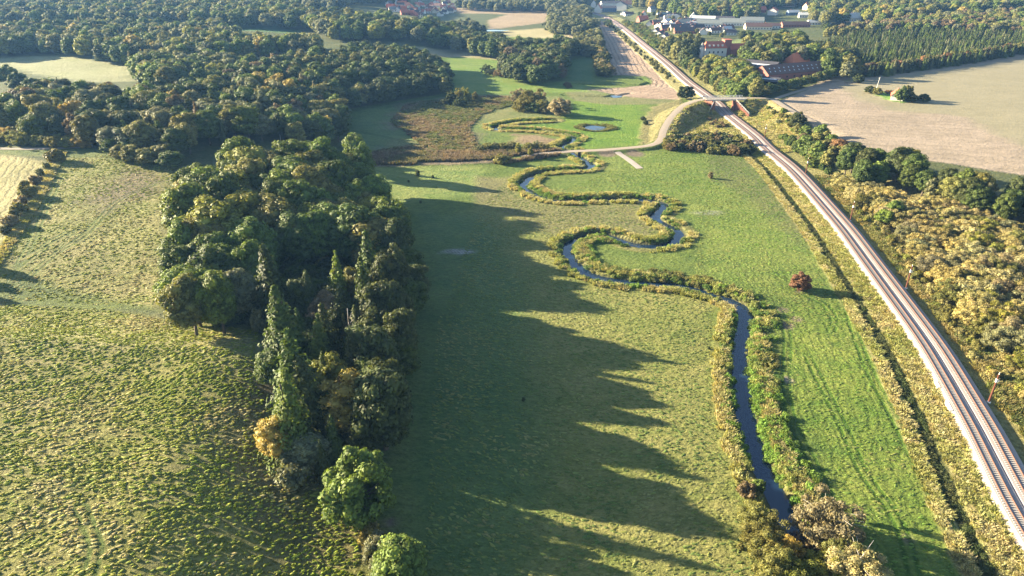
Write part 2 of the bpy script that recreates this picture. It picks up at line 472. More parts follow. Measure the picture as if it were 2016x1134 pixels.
# the meadow that runs up to the far wood
region([(890, 185), (890, 150), (830, 110), (800, 92), (930, 92), (1010, 108), (960, 140), (950, 152), (1120, 160), (1160, 168), (1150, 180), (1010, 185)], (.085, .15, .025), (.15, .185, .042), 0.3, soft=3)
region([(800, 92), (930, 92), (1005, 106), (985, 118), (900, 112), (830, 106)], (.22, .20, .11), (.25, .225, .14), 0.3, soft=4)
region([(1120, 120), (1160, 110), (1170, 160), (1120, 160)], (.06, .12, .03), (.09, .14, .04), 0.4, soft=3)
region([(1075, 20), (1090, 35), (1070, 45), (965, 58), (960, 40), (1000, 28), (905, 26), (880, 14), (1075, 14)], (.24, .18, .12), (.30, .235, .155), 0.8, soft=4)
region([(975, 62), (1080, 55), (1110, 62), (1085, 76), (1000, 72)], (.25, .225, .12), (.33, .28, .15), 0.4, soft=4)
# ploughed strip beside the railway
plough = [(1168, 38), (1203, 42), (1260, 92), (1335, 172), (1338, 196), (1240, 192), (1160, 176), (1230, 172), (1284, 167), (1286, 158), (1270, 150), (1205, 148), (1190, 110), (1185, 85), (1140, 88), (1110, 84), (1150, 72), (1160, 50)]
mk = region(plough, (.27, .19, .14), (.34, .26, .19), 0.35, 1.0, soft=1.5)
pl_line = Plist([(1158, 30), (1172, 60), (1186, 90), (1196, 120), (1205, 150), (1272, 154), (1288, 160), (1284, 170), (1230, 176)])
dd, _ = sdist(X, Y, pl_line); s_ = mk > 0.01; sc[s_] = (dd[s_]/4.2)
band((dR, aR), -16, -4.5, (.26, .23, .085), (.32, .29, .13), 0.7, 0, only=(Y > 430)*(Y < 1400))
band((dR, aR), 4.5, 22, (.16, .17, .06), (.30, .27, .12), 0.9, 0, soft=2, only=(Y > 450)*(Y < 1500))
# slopes round the bridge
region([(1315, 275), (1312, 250), (1330, 222), (1380, 200), (1500, 196), (1520, 198), (1560, 225), (1600, 262), (1560, 300), (1500, 290), (1490, 305), (1400, 262), (1320, 290)], (.27, .215, .09), (.36, .295, .145), 0.9, soft=2)
region([(1260, 285), (1268, 235), (1285, 210), (1340, 196), (1350, 206), (1320, 228), (1304, 256), (1298, 276)], (.19, .18, .07), (.27, .235, .11), 1.2, soft=2)
# strips either side of the railway
near = (Y < 440)
band((dR, aR), 4.5, 24, (.17, .17, .055), (.30, .265, .11), 0.9, 0, soft=2, only=near*(Y > 30)*1.0)
band((dR, aR), -9.8, -4.4, (.24, .205, .080), (.33, .28, .13), 1.0, 0, only=near*1.0)
band((dR, aR), -12.6, -10.4, (.075, .085, .03), (.11, .11, .045), 1.0, 0, only=near*1.0)
band((dR, aR), -16.2, -13.2, (.25, .225, .10), (.36, .31, .15), 0.9, 0, only=near*1.0)
# scrub floor to the right
region([(1700, 420), (1640, 340), (1760, 340), (2200, 430), (2300, 900), (2016, 780), (1900, 640), (1800, 520)], (.17, .155, .06), (.24, .2, .085), 1.0, soft=3)
region([(2016, 760), (1985, 700), (1930, 640), (1900, 640), (1960, 740), (2100, 980), (2200, 900)], (.19, .19, .05), (.27, .25, .085), 1.0, soft=3)
# the big stubble field
fld = [(1532, 198), (1575, 228), (1640, 272), (1690, 292), (1800, 312), (2016, 345), (2400, 420), (2700, 60), (2016, 104), (1830, 138), (1700, 152), (1655, 150), (1600, 172)]
mkf = region(fld, (.205, .166, .122), (.290, .232, .178), 0.16, 0.26, soft=1.2, ragged=0.4)
s_ = mkf > .01; sc[s_] = (X[s_]*.28+Y[s_]*.96+vnoise(X[s_], Y[s_], 60)*10)/7.0
region([(1650, 170), (1700, 158), (2030, 112), (2500, 70), (2500, 330), (2016, 290), (1900, 232), (1860, 226), (1760, 220), (1700, 200)], (.190, .170, .108), (.225, .20, .13), 0.10, 0.05, soft=5, ragged=2)
region([(1708, 178), (1755, 180), (1790, 198), (1782, 203), (1740, 196)], (.09, .17, .03), (.12, .2, .04), 0.3, soft=.8)
region([(1648, 150), (1690, 152), (1700, 162), (1660, 160), (1640, 160)], (.30, .27, .13), (.4, .36, .2), 0.3, soft=1.5)
# left hillsides
region([(-400, 1500), (-300, 590), (0, 596), (200, 610), (340, 632), (505, 650), (520, 800), (540, 900), (640, 950), (700, 1050), (740, 1200), (700, 1500)], (.165, .182, .024), (.262, .235, .085), 1.0, soft=3)
region([(0, 640), (60, 630), (260, 640), (500, 650), (520, 720), (350, 700), (150, 690), (0, 680)], (.20, .20, .065), (.24, .22, .09), 0.6, soft=6)
region([(420, 760), (520, 720), (640, 950), (700, 1060), (600, 1130), (480, 1000)], (.12, .125, .035), (.19, .145, .065), 1.2, soft=8, ragged=2)
region([(-300, 560), (0, 490), (60, 400), (120, 310), (200, 300), (345, 330), (345, 400), (320, 450), (320, 610), (180, 600), (0, 590)], (.150, .172, .034), (.240, .218, .085), 0.9, soft=3)
region([(170, 470), (290, 395), (340, 395), (330, 470), (240, 510)], (.19, .2, .055), (.26, .24, .09), 0.6, soft=6, ragged=2)
region([(155, 395), (260, 330), (335, 350), (290, 385), (200, 420)], (.15, .13, .065), (.2, .16, .085), 1.2, soft=6, ragged=2)
mk = region([(-600, 330), (0, 303), (88, 318), (90, 335), (0, 475), (-300, 600)], (.23, .21, .085), (.31, .27, .13), 0.3, 0.6, soft=1, ragged=.4)
a, b = P(60, 345), P(0, 440); nx, ny = b[1]-a[1], -(b[0]-a[0]); L = math.hypot(nx, ny)
s_ = mk > 0.01; sc[s_] = ((X[s_]-a[0])*nx/L+(Y[s_]-a[1])*ny/L)/3.0
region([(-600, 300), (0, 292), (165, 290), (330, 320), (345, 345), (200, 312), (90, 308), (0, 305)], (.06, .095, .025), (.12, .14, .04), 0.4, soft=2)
region([(0, 110), (60, 102), (150, 105), (262, 122), (262, 160), (150, 162), (100, 150), (0, 130), (-300, 140)], (.22, .235, .115), (.29, .285, .16), 0.8, soft=3)
region([(455, 46), (520, 44), (585, 58), (585, 66), (470, 60)], (.05, .12, .04), (.06, .13, .045), 0.3, soft=4)
region([(0, 560), (40, 545), (180, 580), (330, 612), (200, 612), (0, 600)], (.06, .095, .02), (.12, .15, .03), 1.0, soft=2)  # shade in the gully and at its left end, painted as darker green
region([(1120, 62), (1150, 60), (1170, 75), (1160, 84), (1115, 82), (1110, 70)], (.30, .25, .15), (.36, .3, .2), 0.5, soft=4)
region([(1437, 82), (1462, 75), (1465, 92), (1435, 96)], (.12, .17, .06), (.19, .22, .08), 0.4, soft=3)
# river margins
band((dV, aV), -6.5, 6.5, (.12, .135, .035), (.23, .21, .085), 1.0, 0, soft=1.2)
band((dV, aV), -2.6, 2.6, (.035, .04, .02), (.05, .05, .025), 0.3, 0, soft=0.6)
# trodden, worn and wet patches
for px_, r in (((1553, 748), 1.5), ((1548, 640), 2.2), ((1540, 610), 1.6), ((1566, 628), 1.5), ((1577, 574), 1.7), ((1786, 1060), 1.2), ((1250, 303), 5), ((1195, 303), 5), ((770, 1030), 1.6)):
    cx_, cy0 = P(*px_); q = np.hypot(X-cx_, Y-cy0)+edge_n*.5
    put(1-smooth(r*.6, r*1.3, q), (.30, .24, .19) if px_[0] == 1553 else (.13, .105, .075), (.34, .27, .21) if px_[0] == 1553 else (.17, .135, .095), .5, 0)
for px_, rx, ry in (((900, 496), 7.5, 3.2), ((1392, 419), 8, 3.6)):
    cx_, cy0 = P(*px_); q = np.hypot((X-cx_)/rx, (Y-cy0)/ry)
    mk = 1-smooth(.5, 1.2, q+edge_n*.22)
    put(mk*(1.0 if px_[0] == 900 else .5), (.20, .21, .17) if px_[0] == 900 else (.17, .18, .13), (.42, .42, .40) if px_[0] == 900 else (.30, .30, .26), .9, 1.0); s_ = mk > .01; sc[s_] = ((X[s_]-cx_)*.86+(Y[s_]-cy0)*.5)/1.0
# wheel tracks as signed distance
TRACKS = []
for tr in ([(45, 555), (110, 500), (175, 455), (240, 390), (300, 365)], [(20, 540), (100, 475), (130, 460)], [(118, 350), (100, 390), (60, 480), (20, 545)],
           [(1665, 1134), (1640, 1000), (1595, 900), (1560, 830), (1548, 760), (1550, 660), (1535, 610)],
           [(1800, 1134), (1770, 1030), (1700, 930), (1665, 850), (1590, 700)],
           [(1585, 580), (1625, 600), (1642, 630), (1635, 655)], [(1655, 560), (1700, 700), (1780, 860), (1880, 1060)],
           [(175, 1134), (190, 1080), (160, 1000)], [(820, 110), (860, 120), (960, 130)],
           [(720, 262), (760, 270), (830, 290)]):
    ln = Plist(tr); ln = [tuple(p) for p in spline(ln, 4)]; TRACKS.append(ln)
    pa = np.array(ln); idx = np.where((X > pa[:, 0].min()-6) & (X < pa[:, 0].max()+6) & (Y > pa[:, 1].min()-6) & (Y < pa[:, 1].max()+6))[0]
    d, _ = sdist(X[idx], Y[idx], ln)
    td[idx] = np.where(np.abs(d) < np.abs(td[idx]), np.clip(d, -5, 5), td[idx])

nxg, nyg = len(xs), len(ys)
I = (np.arange(nyg-1)[:, None]*nxg + np.arange(nxg-1)[None, :]).ravel()
Fq = np.stack([I, I+1, I+1+nxg, I+nxg], 1)
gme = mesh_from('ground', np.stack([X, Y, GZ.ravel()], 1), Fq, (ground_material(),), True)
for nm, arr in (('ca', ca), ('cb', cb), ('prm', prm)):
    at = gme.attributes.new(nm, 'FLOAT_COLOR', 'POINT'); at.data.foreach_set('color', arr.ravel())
for nm, arr in (('sc', sc), ('td', td)):
    at = gme.attributes.new(nm, 'FLOAT', 'POINT'); at.data.foreach_set('value', arr)
tag(link('ground', gme), 'rolling grassland and stubble fields round the river valley', 'ground', kind='structure')

# ---------------------------------------------------------------- water
def water_mat():
    k = NT('river_water')
    k.b.inputs['Base Color'].default_value = (.008, .022, .05, 1)
    k.b.inputs['Roughness'].default_value = 0.06
    k.b.inputs['Specular IOR Level'].default_value = 0.65
    k.bump(k.noise(1.6, 3), 0.12, 0.08)
    return k.m
WM = water_mat()
def ribbon(pts, half, z, name, mat, cols=2, crown=0.0, drape=None):
    pts = np.asarray(pts, float)
    T = np.gradient(pts[:, :2], axis=0); T /= np.linalg.norm(T, axis=1)[:, None]+1e-9
    Nn = np.stack([T[:, 1], -T[:, 0]], 1)
    V = []; half = np.broadcast_to(half, len(pts))
    for i, p in enumerate(pts):
        for c in range(cols+1):
            s_ = -1+2*c/cols
            x, y = p[:2]+Nn[i]*half[i]*s_
            zz = (p[2] if z is None else z) if drape is None else float(hm(x, y))+drape
            V.append((x, y, zz + crown*(1-s_*s_)))
    n = cols+1
    Fc = [(i*n+c, i*n+c+1, (i+1)*n+c+1, (i+1)*n+c) for i in range(len(pts)-1) for c in range(cols)]
    return mesh_from(name, V, Fc, (mat,), True)
tag(link('river', ribbon(RIVER, 3.4, -0.9, 'river', WM)), 'narrow dark blue river winding through the meadow', 'river', kind='structure')
def disc(name, px, z, rx, ry, label, rot=0.0):
    cx_, cy0 = Pz(*px, z); V = [(cx_, cy0, z)]
    for i in range(28):
        a_ = 2*math.pi*i/28; r_ = 1+0.18*math.sin(3*a_+1)+0.1*math.sin(5*a_)
        V.append((cx_+rx*r_*math.cos(a_), cy0+ry*r_*math.sin(a_), z))
    return tag(link(name, mesh_from(name, V, [(0, i+1, (i+1) % 28+1) for i in range(28)], (WM,))), label, 'pond', kind='structure')
disc('pond', (1172, 252), -.25, 8, 6, 'small pond in the bright green meadow')
disc('pond', (1213, 190), -.45, 4, 4, 'tiny pool at the edge of the ploughed strip')
disc('pond', (975, 60), 2.0, 14, 9, 'pale flooded patch in the far fields')

# ---------------------------------------------------------------- roads
def gravel(name, c1, c2):
    k = NT(name)
    k.l(k.mix(k.noise(.8, 5), k.mix(k.noise(6, 3), c1, c2), tuple(v*.8 for v in c1)), k.b.inputs['Base Color'])
    k.b.inputs['Roughness'].default_value = .9; k.bump(k.noise(5, 3), .5, .05); return k.m
GR = gravel('pale_gravel', (.26, .215, .17), (.33, .275, .22))
tag(link('gravel_road', ribbon(ROAD[10:], 2.0, None, 'gravel_road', GR, 4, .06)), 'pale gravel road climbing to the bridge', 'road', kind='structure')
frm = np.array([P(x, y) for x, y in farm_px]); frm = spline([tuple(p) for p in frm], 4)
tag(link('farm_road', ribbon(frm, 1.8, None, 'farm_road', GR, 3, .05, drape=.06)), 'pale farm road along the tall hedge', 'road', kind='structure')
yard = Plist([(1500, 160), (1560, 160), (1640, 152), (1648, 145), (1665, 148), (1680, 155), (1655, 160), (1600, 163), (1520, 166)])
pc = np.array(yard); c0 = pc.mean(0)
tag(link('farm_yard', mesh_from('farm_yard', [(x, y, float(hm(x, y))+.12) for x, y in yard], [tuple(range(len(yard)))[::-1]], (GR,))), 'pale farmyard in front of the brick barn', 'yard', kind='structure')
spur = spline([P(1212, 295), P(1235, 313), P(1260, 332)], 3)
tag(link('farm_track', ribbon(spur, 1.7, None, 'farm_track', gravel('track_gravel', (.30, .26, .235), (.36, .32, .28)), 3, .05, drape=.09)), 'short grey gravel ramp leading down into the meadow', 'track', kind='structure')
trk = spline([P(-60, 295), P(0, 293), P(80, 293), P(165, 290)], 5)
tag(link('farm_track', ribbon(trk, 1.6, None, 'farm_track', GR, 2, .05, drape=.12)), 'pale farm track behind the straw coloured field', 'track', kind='structure')

# ---------------------------------------------------------------- railway
def ballast_mat():
    k = NT('ballast')
    c = k.mix(k.noise(9, 3, rough=.7), (.22, .195, .19), (.36, .32, .31))
    c = k.mix(k.math('MULTIPLY', k.maprange(k.noise(.25, 3), .45, .65, 0, 1), .35), c, (.32, .22, .18))
    k.l(c, k.b.inputs['Base Color']); k.b.inputs['Roughness'].default_value = .95
    k.bump(k.noise(7, 4), .7, .1); return k.m
BAL = ballast_mat()
CONC = simple('sleeper_concrete', (.285, .272, .26), .9, .12, 2)
RUST = simple('rail_rust', (.13, .065, .045), .6, .2, 2)
def frames(pts):
    pts = np.asarray(pts, float); T = np.gradient(pts, axis=0); T /= np.linalg.norm(T, axis=1)[:, None]
    return pts, T, np.stack([T[:, 1], -T[:, 0]], 1)
def loft(pts, prof, name, mat, closed=False, parent=None, sm=False):
    pts, T, Nn = frames(pts); V = []; n = len(prof)
    for i in range(len(pts)):
        for o_, z in prof: V.append((pts[i, 0]+Nn[i, 0]*o_, pts[i, 1]+Nn[i, 1]*o_, z))
    m = n if closed else n-1
    Fc = [(i*n+c, i*n+(c+1) % n, (i+1)*n+(c+1) % n, (i+1)*n+c) for i in range(len(pts)-1) for c in range(m)]
    if closed: Fc += [tuple(range(n)), tuple((len(pts)-1)*n+i for i in range(n-1, -1, -1))]
    return link(name, mesh_from(name, V, Fc, (mat,), sm), parent)
RZ = RAIL_Z - 0.12
fine = spline([tuple(p) for p in RAIL[::2]], 4)
prof = [(-5.5, RZ-1.1), (-4.3, RZ-.35), (-3.8, RZ-.02), (-1.0, RZ), (-.3, RZ-.02), (-.12, RZ-.20), (.12, RZ-.20), (.3, RZ-.08), (.9, RZ-.08), (3.9, RZ-.1), (4.8, RZ-.75), (7.0, RZ-1.5)]
tag(loft(fine, prof, 'railway_ballast', BAL), 'pale stone ballast bed under the two railway tracks', 'ballast', kind='structure')
for side, lab in ((-2.2, 'railway track nearest the river with rusty rails on concrete sleepers'), (2.2, 'railway track nearest the scrub with rusty rails on concrete sleepers')):
    pts, T, Nn = frames(fine)
    z0 = RZ + (.0 if side < 0 else -.08)
    tr = link('railway_track', None, None, (pts[0, 0]+Nn[0, 0]*side, pts[0, 1]+Nn[0, 1]*side, z0))
    tag(tr, lab, 'railway track')
    off = tr.location
    for g in (-.75, .75):
        q = pts+Nn*(side+g)
        r_ = loft(q-np.array([off[0], off[1]]), [(-.085, z0+.10-off[2]), (-.05, z0+.29-off[2]), (.05, z0+.29-off[2]), (.085, z0+.10-off[2])], 'rail', RUST, True, tr)
    # sleepers
    dense = spline([tuple(p) for p in (pts+Nn*side)], .62)
    dense, T2, _ = frames(dense)
    rows = [i for i in range(len(dense))]
    inview = [i for i in rows if dense[i, 1] > 78 + 0]
    sl_me = MB().box((0, 0, .05), (2.5, .26, .16)).mesh('sleeper', CONC)
    for i in inview[:100]:
        o = link('sleeper', sl_me, tr, (dense[i, 0]-off[0], dense[i, 1]-off[1], 0), math.atan2(T2[i, 1], T2[i, 0])-math.pi/2)
    m = MB()
    for i in inview[100:]:
        if dense[i, 1] > 700 or dense[i, 1] < 60: continue
        m.box((dense[i, 0]-off[0], dense[i, 1]-off[1], .05), (2.5, .26, .16), math.atan2(T2[i, 1], T2[i, 0])-math.pi/2)
    tag(m.build('sleepers', CONC, tr), None, None, None, 'stuff')
BROWN = simple('mast_brown', (.10, .035, .022), .6, .2, 2); GALV = simple('galvanised', (.55, .55, .55), .45, .1, 3); WHT = simple('white_paint', (.75, .74, .70), .6, .06, 3)
masts = [((1947, 790), 7.6, 'brown steel mast beside the track with white insulators, nearest the bottom right corner'), ((1784, 566), 7.4, 'brown steel mast beside the ochre scrub, second along the track from the photo bottom'), ((1674, 433), 7.2, 'thin brown mast where the ochre scrub begins, third along the track'),
         ((1586, 342), 7.2, 'thin brown mast beside green bushes, fourth along the track'), ((1505, 271), 7.0, 'thin brown mast on the dry slope below the bridge')]
for (px_, H_, lab) in masts:
    x, y = Pz(*px_, .8); z = float(hm(x, y))
    m0 = link('railway_mast', None, None, (x, y, z)); tag(m0, lab, 'mast', 'masts along the railway')
    MB().tube((0, 0, -.3), (0, 0, H_), .24, .18, 8).build('pole', BROWN, m0)
    MB().box((0, 0, .1), (.6, .6, .4)).build('foundation', WHT, m0)
    MB().tube((0, 0, H_+.002), (0, 0, H_+.5), .09, .08, 6).build('mast_cap', WHT, m0)
    b_ = MB(); b_.tube((.1, 0, H_-1.2), (.9, .3, H_-2.0), .07); b_.tube((.1, 0, H_-2.1), (.9, .3, H_-2.0), .06); b_.box((.0, .0, H_-1.6), (.4, .4, .9)); b_.build('bracket', GALV, m0)
for i, px_ in enumerate(((1845, 757), (1868, 800))):
    x, y = Pz(*px_, 1.0); tdir = sdist(np.array([x]), np.array([y]), RAILP)
    k0 = int(np.argmin(np.hypot(RAIL[:, 0]-x, RAIL[:, 1]-y))); t_ = RAIL[k0+1]-RAIL[k0-1]; a_ = math.atan2(t_[1], t_[0])
    m0 = link('cable_trough', None, None, (x, y, float(hm(x, y))+.05), a_)
    tag(m0, ['white concrete cable trough at the ballast edge, upper one of two', 'white concrete cable trough at the ballast edge, lower one of two'][i], 'cable trough', 'concrete troughs by the track')
    MB().box((0, 0, .25), (2.6+i*.6, .55, .6)).build('trough', WHT, m0); MB().box((0, 0, .582), (2.8+i*.6, .65, .06)).build('lid', WHT, m0)

# ---------------------------------------------------------------- bridge
def corten():
    k = NT('rusty_sheet_piling')
    wv = k.node('ShaderNodeTexWave'); wv.inputs['Scale'].default_value = .55; k.l(k.coord(), wv.inputs[0])
    k.l(k.mix(k.noise(1.2, 4), (.10, .036, .026), (.19, .075, .05)), k.b.inputs['Base Color']); k.b.inputs['Roughness'].default_value = .75
    return k.m
COR = corten(); BCON = simple('bridge_concrete', (.42, .37, .32), .85, .12, .6)
iR = int(np.argmin(np.abs(RAIL[:, 1]-P(1425, 200)[1])))
bx, by = Pz(1424, 194, 8.0); k0 = int(np.argmin(np.hypot(RAIL[:, 0]-bx, RAIL[:, 1]-by))); bx, by = RAIL[k0]
rt = RAIL[k0+1]-RAIL[k0-1]; ra = math.atan2(rt[1], rt[0])
ia = int(np.argmin(np.hypot(ROAD[:, 0]-bx, ROAD[:, 1]-by))); dt = ROAD[min(ia+1, len(ROAD)-1)]-ROAD[ia-1]; da = math.atan2(dt[1], dt[0])
dkz = 8.0
by = ROAD[ia, 1]
br = link('road_bridge', None, None, (bx, by, dkz), da)
tag(br, 'small road bridge over the railway with rusty retaining walls', 'bridge')
MB().box((0, 0, -.42), (25, 6.6, .9)).build('deck', BCON, br)
MB().box((0, 0, .05), (25.1, 4.4, .05)).build('road_surface', GR, br)
for s_ in (-1, 1):
    m = MB()
    for zz in (.5, .85, 1.15): m.tube((-13, s_*3.1, zz), (13, s_*3.1, zz), .08, n=5)
    for i in range(14): m.tube((-13+2*i, s_*3.1, -.2), (-13+2*i, s_*3.1, 1.15), .07, n=5)
    m.build('railing', GALV, br)
rel = ra-da
u = Vector((math.cos(rel), math.sin(rel), 0)); v = Vector((math.sin(rel), -math.cos(rel), 0))
def ribwall(parent, p0, p1, zt0, zt1, zb, name, ribs=0.28, step=1.1):
    """wall from p0 to p1 (local), top running from zt0 to zt1, with vertical ribs"""
    p0 = Vector(p0); p1 = Vector(p1); d = p1-p0; L = d.length; t = d/L; n = Vector((t.y, -t.x, 0)); k = max(2, int(L/step)*2); V = []; 
    for i in range(k+1):
        f = i/k; o_ = n*(ribs if (i//1) % 2 else 0)
        q = p0+d*f+o_; q2 = q-n*.6-(o_); V += [(q.x, q.y, zb), (q.x, q.y, zt0+(zt1-zt0)*f), (q2.x, q2.y, zt0+(zt1-zt0)*f), (q2.x, q2.y, zb)]
    Fc = []
    for i in range(k):
        a_, b_ = i*4, i*4+4; Fc += [(a_, b_, b_+1, a_+1), (a_+1, b_+1, b_+2, a_+2), (a_+2, b_+2, b_+3, a_+3)]
    Fc += [(0, 1, 2, 3), (k*4+3, k*4+2, k*4+1, k*4)]
    return link(name, mesh_from(name, V, Fc, (COR,)), parent)
wh = 7.0
for s_ in (-1, 1):
    c_ = v*(s_*6.6)
    ribwall(br, c_-u*4.2, c_+u*4.2, -.9, -.9, -7.6, 'abutment')
    ribwall(br, c_-u*4.2, c_-u*18+v*(s_*5.5), -.9, -6.0, -7.6, 'wing_wall')
    ribwall(br, c_+u*4.2, c_+u*14+v*(s_*5), -.9, -5.5, -7.6, 'wing_wall')
    m = MB(); a_ = c_-u*4.2; b_ = c_-u*18+v*(s_*5.5)
    for zz in (.5, 1.0): m.tube((a_.x, a_.y, -.9+zz), (b_.x, b_.y, -6+zz), .05, n=5)
    for i in range(8):
        f = i/7; q = a_.lerp(b_, f); m.tube((q.x, q.y, -1-5*f), (q.x, q.y, .1-5.0*f), .05, n=5)
    m.build('handrail', GALV, br)

# ---------------------------------------------------------------- buildings
def tile_mat(name, col, var=.25, period=.5):
    k = NT(name); c = k.mix(k.noise(1.2, 4), tuple(v*(1-var) for v in col), tuple(v*(1+var) for v in col))
    c = k.scale_color(c, k.maprange(k.noise(7, 2), .3, .7, .8, 1.15)); k.l(c, k.b.inputs['Base Color']); k.b.inputs['Roughness'].default_value = .75
    k.bump(k.noise(6, 2), .5, .05); return k.m
M = dict(orange=tile_mat('orange_tiles', (.52, .17, .085)), red=tile_mat('red_tiles', (.36, .105, .065)), dark=tile_mat('dark_slate', (.055, .052, .062)), brown=tile_mat('brown_tiles', (.12, .07, .06)),
         grey=tile_mat('grey_fibre_cement', (.17, .185, .18)), pale=tile_mat('pale_metal_roof', (.42, .43, .44)), white=simple('white_render', (.60, .57, .53), .8, .06, 1), brick=simple('red_brick', (.27, .105, .085), .85, .2, 2), yellow=simple('yellow_brick', (.45, .33, .2), .85, .15, 2),
         blue=simple('blue_grey_cladding', (.10, .15, .24), .6, .1, 1), glass=simple('window_glass', (.03, .035, .045), .12, .1, 1), skylight=simple('skylight_panel', (.45, .48, .52), .4, .05, 1), timber=simple('dark_timber', (.05, .045, .05), .8, .2, 2), cream=simple('cream_render', (.66, .56, .42), .8, .06, 1))
def house(px, L, W, hw, hr, rz, wall, roof, label, group=None, name='house', hip=0.0, chim=1, win=True, cat='house', wing=False, dz=0.0, world=None):
    x, y = world if world else P(*px, hw*.6)
    z = float(min(hm(x+a_, y+b_) for a_ in (-L/3, 0, L/3) for b_ in (-W/3, 0, W/3)))-.1
    h0 = link(name, None, None, (x, y, z), rz); tag(h0, label, cat, group)
    m = MB().box((0, 0, hw/2), (L, W, hw))
    if hip == 0:
        m.poly([(-L/2, -W/2, hw), (-L/2, W/2, hw), (-L/2, 0, hw+hr*.93), (L/2, -W/2, hw), (L/2, W/2, hw), (L/2, 0, hw+hr*.93)], [(0, 1, 2)[::-1], (3, 4, 5)])
    if wing: m.box((L*.15, -W/2-W*.3, hw/2), (W*.8, W*.62, hw))
    m.build('wall', M[wall], h0)
    r_ = MB().gable(L, W, hw+.14, hr, .35, .16, hip)
    rf = r_.build('roof', M[roof], h0)
    if wing:
        q = MB().gable(W*1.0, W*.8, hw+.15, hr*.8, .3, .16); q.v = [(L*.15-b_, -W*.55+a_, c_) for a_, b_, c_ in q.v]; q.build('wing_roof', M[roof], h0)
    for i in range(chim):
        MB().box((L*(-.22+.45*i), .0, hw+hr+.25), (.8, .6, 1.3)).build('chimney', M['brick'], rf)
    if win:
        n = max(2, int(L/3.2))
        for s_ in (-1, 1):
            for i in range(n):
                xx = -L/2+L*(i+.5)/n
                if wing and s_ < 0 and abs(xx-L*.15) < W*.45: continue
                MB().box((xx, s_*(W/2+.02), hw*.52), (1.2, .08, 1.3)).build('window', M['glass'], h0)
        MB().box((L*(.5-1.0/n)*.0, W/2+.03, 1.05), (1.0, .1, 2.0)).build('door', M['timber'], h0) if False else None
    return h0

# --- farm
brn = P(1575, 152, 3)
A0, A1 = np.array(P(1512, 158, 1.0)), np.array(P(1640, 146, 1.0)); bang = math.atan2(*(A1-A0)[::-1]); bl = float(np.linalg.norm(A1-A0)); cc = (A0+A1)/2+np.array([-math.sin(bang), math.cos(bang)])*8
b0 = house(None, bl, 16, 4.6, 5.6, bang, 'brick', 'brown', 'long red brick barn with brown roof and rows of small skylights', name='brick_barn', chim=0, win=False, cat='barn', world=tuple(cc))
rf = [o for o in b0.children if o.name.startswith('roof')][0]
for row, fz in ((0, .30), (1, .62)):
    for i in range(13):
        xx = -bl/2+bl*(i+.7+row*.25)/14; yy = -(8.35)*(1-fz); zz = 4.74+5.6*fz+.05
        m = MB().box((0, 0, 0), (.8, 1.1, .08)); sl = math.atan2(5.6, 8.35); m.v = [(xx+a_, yy+b_*math.cos(sl), zz+b_*math.sin(sl)+c_) for a_, b_, c_ in m.v]; m.build('skylight', M['skylight'], rf)
for i in range(9): MB().box((-bl/2+bl*(i+.5)/9, -8.03, 2.4), (1.4, .08, 1.2)).build('window', M['glass'], b0)
MB().box((-bl/2-.03, 0, 2.2), (.1, 3.6, 4.2)).build('door', M['white'], b0)
house((1578, 126), 30, 13, 4.5, 7.0, bang-.05, 'cream', 'orange', 'farm building with bright orange tiled roof behind the brick barn', name='farm_building', hip=5, chim=2, cat='farm building')
def shed(px, L, W, hh, rz, label, strips=2):
    x, y = P(*px, hh); z = float(hm(x, y))-.1
    s0 = link('open_shed', None, None, (x, y, z), rz); tag(s0, label, 'shed', 'dark roofed farm sheds')
    m = MB(); m.box((0, W/2-.15, hh/2), (L, .3, hh)); m.box((L/2-.15, 0, hh/2), (.3, W-.6, hh)); m.box((-L/2+.15, 0, hh/2), (.3, W-.6, hh)); m.build('wall', M['timber'], s0)
    for i in range(6): MB().box((-L/2+.6+i*(L-1.2)/5, -W/2+.2, hh/2), (.3, .3, hh)).build('post', M['timber'], s0)
    r_ = MB().gable(L, W, hh+.15, W*.17, .6, .18).build('roof', M['dark'], s0)
    sl = math.atan2(W*.17, W/2+.6)
    for s_ in (-1, 1):
        m = MB().box((0, 0, 0), (L*.8, W*.09, .1)); yy = s_*(W*.27); m.v = [(a_, yy+b_*math.cos(sl), hh+.23+W*.17*(1-abs(yy)/(W/2+.6))-s_*b_*math.sin(sl)+c_) for a_, b_, c_ in m.v]; m.build('skylight', M['skylight'], r_)
shed((1478, 128), 42, 24, 5.0, R(-38), 'long dark shed roof with pale skylight strips beside the farm wood')
shed((1512, 157), 16, 12, 4.0, R(-30), 'small black shed below the gable of the brick barn')
# --- red roofed manor with tower
x, y = P(1420, 100, 4); z = float(hm(x, y)); mn = link('manor_house', None, None, (x, y, z), R(8)); tag(mn, 'white manor with red roofs and a square brick tower', 'manor house')
MB().box((-8, -2, 3.6), (20, 10, 7.2)).build('wall', M['white'], mn)
q = MB().gable(20, 10, 7.34, 5.2, .4, .18, 2.5); q.v = [(a_-8, b_-2, c_) for a_, b_, c_ in q.v]; rr = q.build('roof', M['red'], mn)
for i in range(4):
    MB().box((-14+i*4, -5.0, 9.2), (1.4, 2.2, 1.5)).build('dormer', M['white'], rr)
    MB().box((-14+i*4, -7.04, 3.8), (1.2, .08, 1.8)).build('window', M['glass'], mn)
MB().box((4.6, 1, 6.6), (6.5, 6.5, 13.2)).build('tower', M['brick'], mn)
MB().box((4.6, 1, 13.4), (7.0, 7.0, .5)).build('parapet', M['red'], mn)
MB().box((14, 0, 2.7), (14, 9, 5.4)).build('wall', M['brick'], mn)
q = MB().gable(14, 9, 5.54, 4.6, .4, .18, 0); q.v = [(a_+14, b_, c_) for a_, b_, c_ in q.v]; q.build('roof', M['red'], mn)
